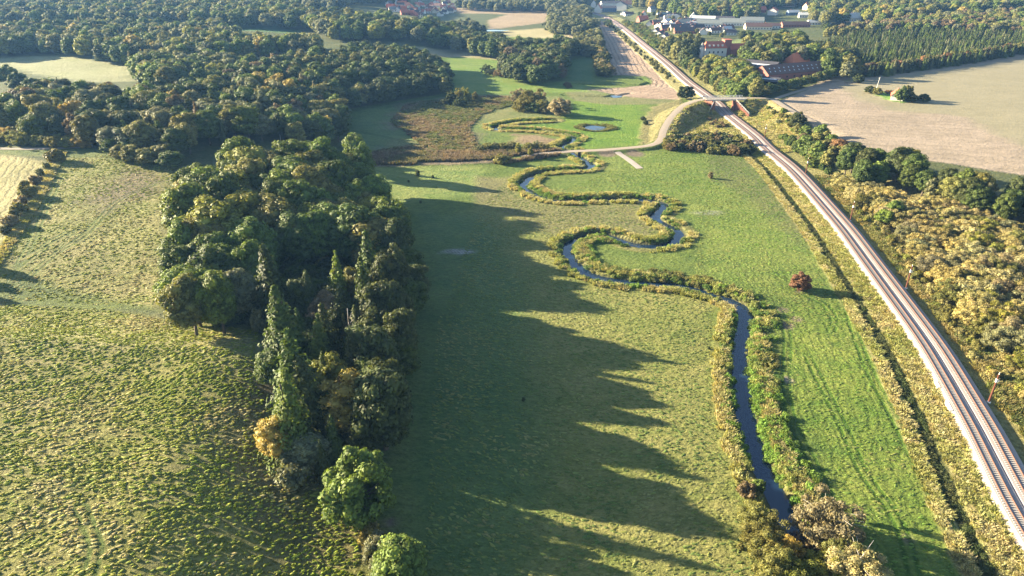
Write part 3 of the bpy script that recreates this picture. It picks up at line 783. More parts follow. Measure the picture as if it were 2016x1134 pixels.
MB().tube((-19.5, -3, -1), (-19.5, -3, 8), 2.2, 2.2, 10).build('turret', M['white'], mn); MB().tube((-19.5, -3, 8.01), (-19.5, -3, 12), 2.5, .1, 10).build('turret_roof', M['grey'], mn)
# --- cottage in the field
ct = house((1766, 190), 11, 7, 2.8, 3.4, R(62), 'white', 'red', 'white cottage with red roof half hidden by trees in the stubble field', name='cottage', cat='cottage')
x, y = P(1723, 182); t0 = link('utility_pole', None, None, (x, y, float(hm(x, y)))); tag(t0, 'slim white pole leaning by the hedge of the field cottage', 'pole')
MB().tube((0, 0, -.3), (.9, 0, 10), .16, .12, 7).build('pole', M['white'], t0); MB().tube((.3, 0, 9.4), (1.5, 0, 9.4), .12, .12, 6).build('crossarm', M['white'], t0)
# --- village
roofs = dict(dark='dark', grey='grey', red='red', orange='orange', brown='brown', pale='pale')
def village(items, place, group):
    for it in items:
        px, L, W, hw, hr, rz, wall, roof = it[:8]; extra = it[8] if len(it) > 8 else ''
        lab = it[9] if len(it) > 9 else f'{wall} house with {roof} roof {extra} {place}'.replace('  ', ' ')
        house(px, L, W, hw, hr, R(rz), wall, roof, lab, group, chim=1 if L < 25 else 0, win=L < 40, wing=(len(it) > 10), name='house' if L < 28 else 'industrial_hall', cat='house' if L < 28 else 'hall')
village([((1292, 60), 14, 8, 3, 3, 60, 'white', 'dark', 'first in the row below'), ((1300, 65), 14, 8, 3, 3, 60, 'white', 'dark', 'second in the row below'), ((1309, 70), 14, 8, 3, 3, 60, 'white', 'dark', 'third in the row below'),
         ((1318, 74), 14, 8, 3, 3, 60, 'white', 'dark', 'last in the row below')], 'the village by the railway', 'row of white gabled houses')
village([((1265, 38), 15, 9, 3.5, 5, 25, 'brick', 'red', 'standing alone above the green bank'), ((1280, 46), 14, 9, 3, 4, 70, 'white', 'brown', 'just right of the lone red roof'),
         ((1268, 28), 10, 8, 4, 4, 80, 'white', 'red', 'behind the lone red roof'), ((1238, 28), 14, 8, 3, 3, 10, 'white', 'brown', 'among trees above the railway end'), ((1228, 27), 10, 8, 3, 3, 60, 'white', 'pale', 'beside the railway end'),
         ((1306, 32), 18, 10, 3, 4, 10, 'white', 'grey', 'at the top of the terrace'), ((1322, 36), 20, 10, 3, 3, 0, 'white', 'grey', 'right of the terrace top'), ((1313, 43), 14, 9, 3, 3, 50, 'white', 'pale', 'in the middle of the terrace'),
         ((1345, 46), 18, 10, 3, 4, 0, 'white', 'grey', 'near the middle of the village'), ((1358, 54), 18, 9, 3, 4, 10, 'white', 'grey', 'below the grey halls'), ((1338, 56), 22, 9, 3, 4, 0, 'white', 'dark', 'with long front'),
         ((1318, 55), 20, 9, 3, 4, 5, 'brick', 'dark', 'with long low front'), ((1363, 60), 12, 8, 3, 3.5, 85, 'white', 'dark', 'showing its gable'), ((1348, 62), 24, 9, 3, 4, 0, 'brick', 'dark', 'longest dark roof'),
         ((1384, 64), 11, 8, 3, 3.5, 80, 'white', 'dark', 'showing its gable by the big trees'), ((1405, 58), 12, 9, 3, 3.5, 70, 'white', 'dark', 'below the first grey hall'), ((1414, 60), 12, 9, 3, 3.5, 70, 'white', 'brown', 'below the gap of the halls'),
         ((1430, 58), 16, 9, 3, 4, 10, 'white', 'brown', 'below the second grey hall'), ((1300, 50), 12, 9, 3, 3, 40, 'white', 'brown', 'left of the dark roofs'), ((1364, 34), 10, 8, 4, 5, 85, 'white', 'pale', 'with steep gable among trees'),
         ((1283, 20), 10, 8, 4, 4, 30, 'white', 'grey', 'behind the village trees'), ((1329, 46), 12, 9, 3, 3, 20, 'cream', 'brown', 'small and low'), ((1373, 56), 15, 9, 3, 3.5, 10, 'cream', 'dark', 'beside the pale yard')], 'in the village', 'village houses right of the railway')
village([((1396, 48), 30, 13, 4, 4, -12, 'white', 'grey', '', 'grey roofed hall with white ends, left of the two long halls'), ((1441, 46), 31, 14, 4, 4.5, -14, 'white', 'grey', '', 'grey roofed hall, larger of the two long halls'), ((1422, 38), 30, 10, 4, 2.5, -12, 'white', 'dark', '', 'white walled hall with dark roof behind the two grey halls'),
         ((1480, 43), 28, 13, 5, 4, -12, 'white', 'grey', '', 'tall white hall with grey roof right of the halls'), ((1385, 38), 30, 10, 4, 3, -20, 'white', 'pale', '', 'low pale hall behind the left grey hall'),
         ((1492, 54), 30, 12, 3.5, 4, -5, 'cream', 'brown', '', 'low hall with brown roof under the tall white hall'), ((1565, 50), 34, 10, 3, 3.5, 3, 'brick', 'brown', '', 'long brown roofed hall along the wood edge'), ((1612, 45), 28, 9, 3, 3, 3, 'white', 'pale', '', 'pale hall at the right end of the village'),
         ((1515, 52), 24, 10, 3, 3, 0, 'white', 'brown', '', 'white house with brown roof left of the long brown hall')], '', 'village halls')
village([((1438, 21), 16, 9, 4, 4.5, 0, 'brick', 'red', 'alone among the trees'), ((1498, 21), 13, 9, 4, 4.5, 5, 'brick', 'red', 'half hidden'), ((1522, 24), 16, 12, 6, 4, 60, 'white', 'red', 'tall and square'), ((1553, 10), 16, 9, 4, 5, 0, 'white', 'orange', 'highest on the slope'),
         ((1561, 26), 16, 9, 4, 3, 5, 'blue', 'pale', 'with blue front'), ((1583, 31), 14, 9, 4, 3, -10, 'white', 'pale', 'by the wood corner'), ((1680, 38), 16, 9, 5, 6, 3, 'white', 'pale', 'standing at the edge of the plantation'), ((1588, 15), 10, 8, 5, 5, 40, 'cream', 'orange', 'peeping out right of the others'), ((1736, 29), 9, 7, 3, 4, 50, 'blue', 'pale', 'tiny, beyond the plantation'), ((1485, 32), 10, 8, 3, 3, 10, 'white', 'pale', 'small, among garden trees')], 'on the wooded slope', 'houses on the wooded slope')
village([((1178, 20), 16, 10, 6, 7, 75, 'white', 'red', '', 'white gabled house with red roof at the far end of the strip'), ((1197, 18), 26, 14, 6, 3, 0, 'blue', 'dark', '', 'blue glazed building beside the white gabled house'), ((1168, 10), 9, 8, 6, 5, 80, 'white', 'pale', '', 'small white gable behind the riverside trees'),
         ((1222, 14), 12, 22, 8, 6, 70, 'white', 'brown', '', 'tall white gabled house with long brown roof'), ((1238, 8), 26, 14, 7, 6, -8, 'white', 'brown', '', 'broad brown roofed house behind the tall gable'), ((1205, 8), 40, 16, 6, 3, 5, 'white', 'dark', '', 'long dark blue roofed building at the photo top'), ((1140, 5), 30, 12, 7, 4, 0, 'white', 'pale', '', 'row of white buildings behind the bank of trees')], '', 'buildings at the head of the valley')
nv = []
rq_ = random.Random(9)
for i in range(60):
    px_ = rq_.uniform(1292, 1440); py_ = rq_.uniform(27, 66)
    if py_ > 50+(px_-1290)*.12 or py_ < 24+(px_-1290)*.06 or (1375 < px_ and 34 < py_ < 56): continue
    nv.append(((px_, py_), rq_.uniform(8, 14), 7.5, 2.8, 3, rq_.choice([0, 10, 70, 85, 60]), rq_.choice(['white', 'white', 'white', 'cream', 'brick']), rq_.choice(['dark', 'dark', 'grey', 'brown', 'pale']), 'packed among others'))
village(nv, 'in the middle of the village', 'village houses right of the railway')
lv = []
rr_ = random.Random(4)
for i in range(80):
    px_ = rr_.uniform(760, 905); py_ = rr_.uniform(4, 30)
    if py_ > 4+ (px_-740)*.28 + 8 or py_ > 32-(px_-860)*.35: continue
    wl, rf_ = rr_.choice([('white', 'dark'), ('white', 'brown'), ('brick', 'red'), ('white', 'red'), ('cream', 'brown'), ('white', 'grey'), ('white', 'dark')])
    if 790 < px_ < 822 and 8 < py_ < 16: wl, rf_ = 'cream', 'orange'
    lv.append(((px_, py_), rr_.uniform(8, 13), 7.5, 3, 3.8, rr_.choice([0, 20, 75, 90, -20]), wl, rf_))
village(lv, 'in the far village beyond the woods', 'houses of the far village')

# ---------------------------------------------------------------- plant prototypes
def ico(sub=1):
    import bmesh
    bm = bmesh.new(); bmesh.ops.create_icosphere(bm, subdivisions=sub, radius=1)
    v = np.array([p.co[:] for p in bm.verts]); f = np.array([[q.index for q in p.verts] for p in bm.faces]); bm.free(); return v, f
IV, IF = ico(1)
def quads(c, n, s, rg, asp=0.62, up=0.0):
    """leaf clusters: bent four-sided leaves at c facing about n"""
    m = len(c); t = rg.normal(size=(m, 3)); t[:, 2] += up*3
    t -= n*np.sum(t*n, 1)[:, None]; t /= np.linalg.norm(t, axis=1)[:, None]+1e-9; b = np.cross(n, t)
    s = np.asarray(s)[:, None]
    v = np.stack([c-t*s, c+b*s*asp+n*s*.15, c+t*s, c-b*s*asp+n*s*.15], 1).reshape(-1, 3)
    return v, np.arange(4*m).reshape(-1, 4)
def blob_plant(seed, Rr, H, z0, nl, lr, per, ls, flat=1.0, jit=.38, core=.80, asp=.62, up=0.0, shape='dome', irr=.12):
    """crown of nl lobes on a dome of radius Rr from z0 to H, each lobe dressed with per leaf clusters"""
    rg = np.random.default_rng(seed)
    cz = z0+(H-z0)*(.42 if shape == 'dome' else .5); hh = (H-cz)
    u = rg.normal(size=(nl*3, 3)); u /= np.linalg.norm(u, axis=1)[:, None]; u = u[u[:, 2] > -.62][:nl]
    # spread the lobes
    for _ in range(12):
        d = u[:, None]-u[None]; q = np.linalg.norm(d, axis=2)+np.eye(len(u)); u = u+.02*np.sum(d/q[..., None]**3, 1); u /= np.linalg.norm(u, axis=1)[:, None]; u[:, 2] = np.maximum(u[:, 2], -.65)
    rad = lr*Rr*rg.uniform(.75, 1.25, len(u))
    k = 1-lr*.9
    sc3 = np.array([Rr, Rr, hh])
    env = 1+irr*rg.normal(size=(len(u), 1))
    cen = u*sc3*k*env; cen[:, 2] = np.where(cen[:, 2] < 0, cen[:, 2]*((cz-z0)/hh), cen[:, 2])+cz
    cen = np.vstack([cen, cen[:max(1, nl//4)]*np.array([.45, .45, 1])*1.0]); rad = np.concatenate([rad, rad[:max(1, nl//4)]*1.25])
    V, Fc, nb = [], [], 0; LV, LF, ln = [], [], 0
    for c, r_ in zip(cen, rad):
        w_ = IV*(r_*core)*(1+.18*rg.normal(size=(len(IV), 1)))*np.array([1, 1, flat])+c
        V.append(w_); Fc.append(IF+nb); nb += len(IV)
        n = rg.normal(size=(per, 3)); n /= np.linalg.norm(n, axis=1)[:, None]
        out = c-np.array([0, 0, cz-.3*hh]); out /= np.linalg.norm(out)+1e-9
        n = n[n@out > -.45]
        p = c+n*np.array([1, 1, flat])*(r_*rg.uniform(.78, 1.12, len(n)))[:, None]
        dd_ = np.linalg.norm((p[:, None]-cen[None])/np.array([1, 1, flat]), axis=2)/rad[None]
        n = n[(dd_ < .72).sum(1) == 0]; p = p[(dd_ < .72).sum(1) == 0]
        if not len(p): continue
        nn = n+jit*rg.normal(size=n.shape)+np.array([0, 0, .25]); nn /= np.linalg.norm(nn, axis=1)[:, None]
        v, f = quads(p, nn, ls*rg.uniform(.6, 1.3, len(p)), rg, asp, up)
        LV.append(v); LF.append(f+ln); ln += len(v)
    tri = np.vstack(Fc); tri4 = [tuple(f) for f in tri]
    V = np.vstack(V); L = np.vstack(LV); Q = np.vstack(LF)+len(V)
    return np.vstack([V, L]), tri, Q
def spruce_plant(seed, Rr, H, lv=26, br=11, seg=6, ls=.42):
    rg = np.random.default_rng(seed); cs, ns, ss = [], [], []
    for i in range(lv):
        f = (i+rg.uniform(0, .6))/lv; z = H*(.06+.93*f); rl = Rr*(1-f)**.85*rg.uniform(.8, 1.12)+.25
        nbr = max(4, int(br*(1-f*.6)))
        for j in range(nbr):
            a_ = 2*math.pi*(j+rg.uniform(0, .8))/nbr; rb = rl*rg.uniform(.75, 1.15); sg = max(2, int(seg*(rb/Rr)+1))
            for s_ in range(sg):
                t = (s_+.6)/sg
                for kk in range(3):
                    wd = (1-t*.6)*rb*.28*rg.normal()
                    cs.append((math.cos(a_)*rb*t-math.sin(a_)*wd, math.sin(a_)*rb*t+math.cos(a_)*wd, z-rb*.34*t+.12*rg.normal()))
                    ns.append((math.cos(a_)*.95+.3*rg.normal(), math.sin(a_)*.95+.3*rg.normal(), .55+.2*rg.normal())); ss.append(ls*(1.35-.6*t)*rg.uniform(.7, 1.2))
    c = np.array(cs); n = np.array(ns); n /= np.linalg.norm(n, axis=1)[:, None]
    L, Q = quads(c, n, np.array(ss), rg, .5)
    k = 9; V = [(0, 0, H)]; m_ = [.0, .35, .7, .97]
    for f in (.85, .55, .25, .05):
        V += [(math.cos(2*math.pi*i/k)*Rr*.42*(1-f)**.9, math.sin(2*math.pi*i/k)*Rr*.42*(1-f)**.9, H*f) for i in range(k)]
    T = [(0, 1+i, 1+(i+1) % k) for i in range(k)]
    for r_ in range(3):
        for i in range(k): a_, b_ = 1+r_*k+i, 1+r_*k+(i+1) % k; T += [(a_, a_+k, b_+k), (a_, b_+k, b_)]
    return np.vstack([np.array(V), L]), np.array(T), Q+len(V)
def tuft_plant(seed, n=46, H=1.0, Rr=.55, wd=.06, lean=.35):
    rg = np.random.default_rng(seed); V = []; T = []
    for i in range(n):
        a_, r_ = rg.uniform(0, 2*math.pi), Rr*math.sqrt(rg.random()); x, y = r_*math.cos(a_), r_*math.sin(a_); h = H*rg.uniform(.55, 1.1)
        lx, ly = math.cos(a_)*lean*rg.uniform(.2, 1.4)+.15, math.sin(a_)*lean*rg.uniform(.2, 1.4)
        p = rg.uniform(0, math.pi); wx, wy = wd*math.cos(p), wd*math.sin(p); b_ = len(V)
        V += [(x-wx, y-wy, -.1), (x+wx, y+wy, -.1), (x+lx*.5*h+wx, y+ly*.5*h+wy, h*.6), (x+lx*.5*h-wx, y+ly*.5*h-wy, h*.6), (x+lx*h*1.3, y+ly*h*1.3, h)]
        T += [(b_, b_+1, b_+2), (b_, b_+2, b_+3), (b_+3, b_+2, b_+4)]
    return np.array(V), np.array(T), np.zeros((0, 4), int)
IV2, IF2 = ico(2)
def mound_plant(seed, Rr=.5, H=.3, nb=9):
    rg = np.random.default_rng(seed); keep = IV2[:, 2] > -.3
    r_ = 1+.22*rg.normal(size=(len(IV2), 1)); V = IV2*r_*np.array([Rr*rg.uniform(.8, 1.2), Rr*rg.uniform(.8, 1.2), H]); F_ = IF2[keep[IF2].all(1)]
    v, t, q = tuft_plant(seed+1, nb, H*1.5, Rr*.8, .05, .6)
    return np.vstack([V, v]), np.vstack([F_, t+len(V)]), q
def pmesh(name, data, mats, trimat=0):
    V, T, Q = data
    me = bpy.data.meshes.new(name); nt_, nq = len(T), len(Q)
    me.vertices.add(len(V)); me.vertices.foreach_set('co', V.astype(np.float32).ravel())
    me.loops.add(nt_*3+nq*4); me.loops.foreach_set('vertex_index', np.concatenate([T.ravel(), Q.ravel()]).astype(np.int32))
    me.polygons.add(nt_+nq)
    me.polygons.foreach_set('loop_start', np.concatenate([np.arange(nt_)*3, nt_*3+np.arange(nq)*4]).astype(np.int32))
    me.polygons.foreach_set('loop_total', np.concatenate([np.full(nt_, 3), np.full(nq, 4)]).astype(np.int32))
    for m in mats: me.materials.append(m)
    me.update(calc_edges=True)
    return me
LEAF = foliage('leaves')
BARK = simple('bark', (.10, .08, .06), .9, .25, 1.5, .05)
PALEBARK = simple('pale_bark', (.42, .38, .33), .8, .2, 1.5)
PR = {}
PR['oak'] = [pmesh('crown', blob_plant(10+i, 5.4, 17, 3.0, 46, .30, 190, .36), (LEAF,)) for i in range(5)]
PR['round'] = [pmesh('crown', blob_plant(20+i, 5.0, 12, .8, 60, .22, 190, .30), (LEAF,)) for i in range(2)]
PR['willow'] = [pmesh('crown', blob_plant(30+i, 3.0, 5.5, .2, 46, .22, 190, .19, asp=.35, up=.6, jit=.75, irr=.3, core=.62), (LEAF,)) for i in range(4)]
PR['birch'] = [pmesh('crown', blob_plant(40+i, 3.2, 17, 2.5, 44, .34, 130, .30, flat=1.3, asp=.4, up=.5, jit=.8, irr=.22), (LEAF,)) for i in range(2)]
PR['shrub'] = [pmesh('crown', blob_plant(50+i, 2.0, 3.2, .1, 16, .34, 110, .24, jit=.7, irr=.2), (LEAF,)) for i in range(3)]
PR['spruce'] = [pmesh('crown', spruce_plant(60+i, 5.6, 20, 24, 13, 8, .48), (LEAF,)) for i in range(3)]
def trunk_mesh(name, H, r, mat, seed, limbs=6, spread=3.0):
    m = MB(); rg = random.Random(seed); p = Vector((0, 0, -.4)); rr0 = r
    for i in range(4):
        q = p+Vector((rg.uniform(-.25, .25), rg.uniform(-.25, .25), H/4)); m.tube(p, q, rr0, rr0*.78, 8); p = q; rr0 *= .78
    for i in range(limbs):
        z = H*rg.uniform(.3, .85); a_ = rg.uniform(0, 6.28); L = spread*rg.uniform(.6, 1.1)
        m.tube((0, 0, z), (math.cos(a_)*L, math.sin(a_)*L, z+L*.7), r*.35, r*.12, 6)
    return m.mesh(name, mat, True)
TR = {'oak': trunk_mesh('trunk', 13, .42, BARK, 1, 9, 4.2), 'round': trunk_mesh('trunk', 8, .38, BARK, 2, 8, 3.6), 'willow': trunk_mesh('trunk', 3.4, .16, BARK, 3, 6, 1.6), 'birch': trunk_mesh('trunk', 13, .2, PALEBARK, 4, 6, 2), 'shrub': trunk_mesh('trunk', 1.8, .09, BARK, 5, 5, 1.0), 'spruce': trunk_mesh('trunk', 17, .3, BARK, 6, 0)}
BARE = trunk_mesh('bare_branches', 9, .14, PALEBARK, 12, 16, 3.1)
CANON = {'oak': (5.4, 17), 'round': (5.0, 12), 'willow': (3.0, 5.5), 'birch': (3.2, 17), 'shrub': (2.0, 3.2), 'spruce': (5.6, 20)}
KIND = {'oak': ('broadleaf_tree', 'tree'), 'round': ('broadleaf_tree', 'tree'), 'willow': ('willow_shrub', 'shrub'), 'birch': ('birch_tree', 'tree'), 'shrub': ('shrub', 'shrub'), 'spruce': ('spruce_tree', 'spruce')}
COL = {'dark green': (.052, .066, .022), 'deep green': (.066, .094, .023), 'mid green': (.098, .136, .026), 'olive green': (.142, .138, .040), 'yellow green': (.175, .178, .034), 'bright green': (.135, .19, .032),
       'golden': (.28, .215, .055), 'rusty': (.20, .105, .045), 'ochre': (.265, .232, .092), 'straw': (.30, .262, .125), 'grey green': (.15, .155, .082), 'grey brown': (.20, .17, .095), 'purple red': (.160, .088, .055), 'brown': (.145, .108, .06)}
def topx(x, y, z):
    dz = z-CAM_H; zc = y*CP-dz*SP
    return 1008+F*x/zc, 567-F*(y*SP+dz*CP)/zc, zc
CLEAR = [[(455, 42), (585, 52), (585, 68), (470, 62)], [(-50, 104), (60, 100), (150, 102), (262, 118), (258, 160), (150, 162), (0, 132), (-50, 130)], [(905, 24), (1075, 14), (1085, 34), (1060, 54), (965, 56)], [(975, 60), (1080, 54), (1105, 62), (1085, 74), (1000, 72)],
         [(765, 0), (900, 0), (905, 26), (880, 32), (780, 30)], [(1280, 24), (1370, 26), (1500, 32), (1500, 60), (1290, 68)], [(1380, 82), (1458, 82), (1458, 106), (1380, 110)], [(1436, 78), (1464, 74), (1464, 92), (1440, 94)], [(1160, 0), (1250, 0), (1250, 30), (1160, 34)], [(1545, 116), (1612, 116), (1645, 150), (1510, 160)],
         [(1430, 12), (1446, 12), (1446, 26), (1430, 26)], [(1490, 12), (1600, 2), (1596, 38), (1490, 32)], [(1672, 30), (1690, 30), (1690, 44), (1672, 44)], [(1500, 42), (1622, 36), (1622, 56), (1500, 60)]]
PLANTS = []      # kind, x, y, H, R, colour name, place phrase, group, label or None
def add(kind, x, y, H, Rr, col, place, group, label=None):
    PLANTS.append([kind, float(x), float(y), H, Rr, col, place, group, label])
def at(kind, px, py, H, Rr, col, label, group=None, top=False):
    """one plant whose crown middle (or top) shows at the photo point"""
    x, y = P(px, py, H if top else H*.55)
    add(kind, x, y, H, Rr, col, '', group, label)
def wood(poly, kinds, Hs, sp, cols, place, group, rr=(.9, 1.2), dz=None, world=None, jit=.36, excl=None):
    dz = .6*sum(Hs)/2 if dz is None else dz
    W = world if world else Plist(poly, dz)
    pa = np.array(W); x0, y0 = pa.min(0); x1, y1 = pa.max(0)
    n1 = int((x1-x0)/sp)+2; n2 = int((y1-y0)/(sp*.87))+2
    gx, gy = np.meshgrid(np.arange(n1), np.arange(n2)); gx = x0+(gx+(gy % 2)*.5)*sp; gy = y0+gy*sp*.87
    gx = (gx+rng.uniform(-jit, jit, gx.shape)*sp).ravel(); gy = (gy+rng.uniform(-jit, jit, gy.shape)*sp).ravel()
    ok = inside(gx, gy, W)
    zz = hm(gx, gy)
    for f_ in (.95, .5):
        ax, ay, _ = topx(gx, gy, zz+f_*sum(Hs)/2)
        for cp in CLEAR: ok &= ~inside(ax, ay, cp) | (Hs[1] < 8.5)
    dr, _ = sdist(gx, gy, RAILP); ok &= np.abs(dr) > 8.5
    for x, y in zip(gx[ok], gy[ok]):
        k = rng.choice([a for a, _ in kinds], p=np.array([b for _, b in kinds])/sum(b for _, b in kinds))
        c = rng.choice([a for a, _ in cols], p=np.array([b for _, b in cols])/sum(b for _, b in cols))
        H = rng.uniform(*Hs); R0, H0 = CANON[k]
        add(str(k), x, y, H, min(R0*H/H0, sp*.75)*rng.uniform(*rr) if k != 'spruce' else R0*H/H0*rng.uniform(.8, 1.1), str(c), place, group)

# ---------------------------------------------------------------- woods and single trees
GREENS = [('dark green', 4), ('deep green', 4), ('mid green', 3), ('olive green', 2)]
MIXED = [('dark green', 2), ('deep green', 3), ('mid green', 4), ('olive green', 4), ('yellow green', 1.6), ('golden', .5), ('grey green', 1.6)]
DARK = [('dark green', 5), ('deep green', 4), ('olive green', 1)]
# the grove between hillside and meadow
G1 = 'trees of the big grove beside the shaded meadow'
wood([(362, 335), (430, 312), (560, 302), (640, 306), (705, 325), (728, 370), (760, 410), (790, 450), (800, 520), (700, 470), (640, 440), (560, 470), (500, 470), (430, 470), (360, 470), (345, 400)], [('oak', 9), ('birch', .3)], (14, 22.5), 8.8, [('mid green', 5), ('deep green', 2), ('olive green', 2), ('yellow green', 2)], 'in the big grove beside the shaded meadow', G1, rr=(1.0, 1.25), dz=13)
wood([(340, 470), (500, 480), (500, 540), (480, 590), (370, 590), (330, 540)], [('oak', 1)], (14, 18), 8.0, [('mid green', 3), ('deep green', 3), ('grey green', 1), ('olive green', 1)], 'at the hill side of the big grove', G1, rr=(1.0, 1.2), dz=10)
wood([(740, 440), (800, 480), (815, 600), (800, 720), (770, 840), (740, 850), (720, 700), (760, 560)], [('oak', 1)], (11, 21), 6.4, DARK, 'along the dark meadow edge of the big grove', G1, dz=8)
wood([(530, 600), (700, 560), (740, 650), (720, 800), (700, 880), (600, 900), (550, 800), (520, 700)], [('oak', 3), ('spruce', 6), ('birch', .6)], (8, 14.5), 6.2, [('dark green', 4), ('deep green', 3), ('olive green', 2), ('brown', .6)], 'in the lower end of the big grove', G1, dz=7)
wood([(380, 610), (490, 610), (520, 640), (440, 640)], [('shrub', 1)], (3, 5), 4.0, DARK, 'under the hill side of the big grove', 'undergrowth of the big grove', dz=1)
SG = 'spruces standing over the lower grove'
for px, py, H, R_, col, lab in ((520, 478, 20, 4.6, 'deep green', 'tall broad spruce at the left end of the dark gap in the grove'), (655, 497, 17, 3.6, 'olive green', 'slender spruce in the middle of the dark gap in the grove'), (722, 440, 23, 4.2, 'mid green', 'tallest spruce of the grove, right of the dark gap'),
        (712, 510, 18, 4.4, 'mid green', 'broad spruce just under the tallest spruce'), (600, 528, 15, 3.4, 'deep green', 'small spruce left of the slender spruce in the dark gap'), (748, 405, 15, 3.0, 'brown', 'brownish spruce at the meadow side of the grove'), (545, 560, 19, 5.0, 'mid green', 'wide spruce whose boughs reach the hill side'),
        (635, 583, 18, 4.0, 'deep green', 'spruce with layered boughs in the middle of the lower grove'), (615, 612, 16, 3.4, 'mid green', 'narrow spruce right beside the layered one'), (685, 648, 16, 3.2, 'deep green', 'narrow dark spruce behind the golden birch'), (560, 640, 20, 5.2, 'mid green', 'very wide sunlit spruce on the hill edge of the lower grove'),
        (590, 690, 17, 4.6, 'deep green', 'dark spruce in front of the widest one'), (628, 695, 12, 2.4, 'mid green', 'little bright spruce between the dark ones'), (548, 720, 18, 5.0, 'olive green', 'olive spruce at the hill edge above the small golden birch'), (660, 560, 15, 3.4, 'dark green', 'short dark spruce under the slender one'), (700, 590, 14, 3.2, 'dark green', 'short dark spruce beside the grey snag')):
    at('spruce', px, py, H*1.18, R_*1.5, {'mid green': 'deep green', 'olive green': 'mid green', 'brown': 'brown'}.get(col, 'dark green'), lab, SG, top=True)
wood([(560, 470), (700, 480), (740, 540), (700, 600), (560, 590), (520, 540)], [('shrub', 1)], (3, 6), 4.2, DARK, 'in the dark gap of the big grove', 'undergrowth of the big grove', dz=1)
for px, py, H in ((712, 330, 21), (735, 385, 20), (700, 300, 19)): at('oak', px, py, H, 5.6, 'mid green', 'tall tree at the far meadow corner of the big grove, ' + {330: 'middle one', 385: 'nearest one', 300: 'farthest one'}[py], 'corner trees of the big grove')
at('birch', 680, 800, 17, 4.6, 'golden', 'big golden birch in front of the lower grove', 'golden birches')
at('birch', 545, 855, 11, 3.2, 'golden', 'small golden birch at the hill edge of the grove', 'golden birches')
at('birch', 655, 745, 13, 3.6, 'yellow green', 'pale yellow birch top above the big golden birch', 'golden birches')
at('oak', 735, 760, 15, 4.6, 'deep green', 'dark leafy tree right of the big golden birch')
at('oak', 600, 880, 9, 4.4, 'grey green', 'grey green tree between the small golden birch and the round oak')
at('birch', 612, 905, 7, 2.2, 'grey green', 'small pale shrubby tree beside the round oak')
at('shrub', 575, 930, 5, 2.8, 'grey green', 'low grey bush left of the round oak')
at('oak', 735, 372, 17, 3.8, 'yellow green', 'yellow topped tree at the meadow corner of the big grove')
at('round', 507, 628, 7, 2.2, 'grey green', 'pale silvery bush at the hill foot of the grove')
at('round', 707, 962, 13.5, 6.3, 'mid green', 'big round oak standing alone below the grove')
at('shrub', 727, 1045, 3.4, 1.8, 'golden', 'little golden bush under the round oak')
at('round', 748, 1078, 7, 3.0, 'grey green', 'pale leafy bush at the bottom of the photo below the round oak')
at('oak', 790, 1118, 10, 4.6, 'mid green', 'dark leafy tree cut by the bottom edge of the photo')
wood(None, [('oak', 1)], (11, 15), 8, DARK, '', 'trees below the photo', world=[(-26, 52), (-14, 54), (-12, 66), (-22, 72), (-28, 66)])
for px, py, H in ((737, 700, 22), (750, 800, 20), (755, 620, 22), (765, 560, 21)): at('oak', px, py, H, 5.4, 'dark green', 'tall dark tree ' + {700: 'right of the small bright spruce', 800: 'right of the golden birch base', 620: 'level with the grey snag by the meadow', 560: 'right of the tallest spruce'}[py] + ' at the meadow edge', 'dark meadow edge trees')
# river, right foot of the photo
WB = 'willows at the near end of the river'
for px, py, H, R_, k, col, lab in ((1488, 1012, 4.6, 3.0, 'willow', 'olive green', 'olive willow on the left bank just above the river bend'), (1505, 1060, 5.0, 3.2, 'willow', 'olive green', 'olive willow on the left bank, second from the bend'), (1528, 1108, 5.4, 3.4, 'willow', 'olive green', 'olive willow on the left bank at the bottom edge of the photo'),
        (1556, 1082, 5.0, 1.9, 'willow', 'golden', 'small golden topped willow close to the water'), (1590, 1075, 3.6, 1.3, 'shrub', 'brown', 'small reddish bush leaning over the water'), (1633, 1022, 8.0, 5.2, 'willow', 'grey brown', 'large grey brown willow with bare twigs on the right bank'),
        (1625, 1118, 6.0, 4.0, 'willow', 'yellow green', 'yellow green willow at the bottom edge right of the water'), (1690, 1112, 6.5, 4.2, 'willow', 'straw', 'straw coloured willow with a bare branch at the bottom edge'), (1470, 962, 3.0, 1.7, 'shrub', 'brown', 'brown bush among pale grass on the left bank'),
        (1495, 955, 2.4, 1.2, 'shrub', 'mid green', 'small green bush standing in the water edge'), (1562, 1128, 5.0, 3.0, 'willow', 'yellow green', 'yellow green willow between the golden one and the photo edge'), (1660, 1090, 5.5, 3.0, 'willow', 'olive green', 'olive willow in the shade of the large grey brown one')):
    at(k, px, py, H, R_, col, lab, WB)
at('round', 1577, 553, 5.6, 3.3, 'purple red', 'dark red bush standing alone in the bright meadow')
# small things on the meadow
for px, py, H, col, lab in ((822, 340, 3.0, 'dark green', 'small dark young tree in the shaded top of the meadow'), (852, 347, 1.6, 'dark green', 'tiny bush right of the small young tree'), (804, 356, 1.3, 'dark green', 'tiny dark bush left of the small young tree'), (828, 397, 1.2, 'dark green', 'tiny bush on the shaded meadow below the young tree'),
                          (1399, 344, 3.2, 'grey brown', 'thin bare sapling in the meadow left of the railway'), (1031, 785, 1.1, 'dark green', 'single dark tussock in the middle of the shaded meadow'), (1396, 684, 1.0, 'dark green', 'single dark tussock by the pale grass strip of the river')):
    at('shrub', px, py, H, H*.36, col, lab)
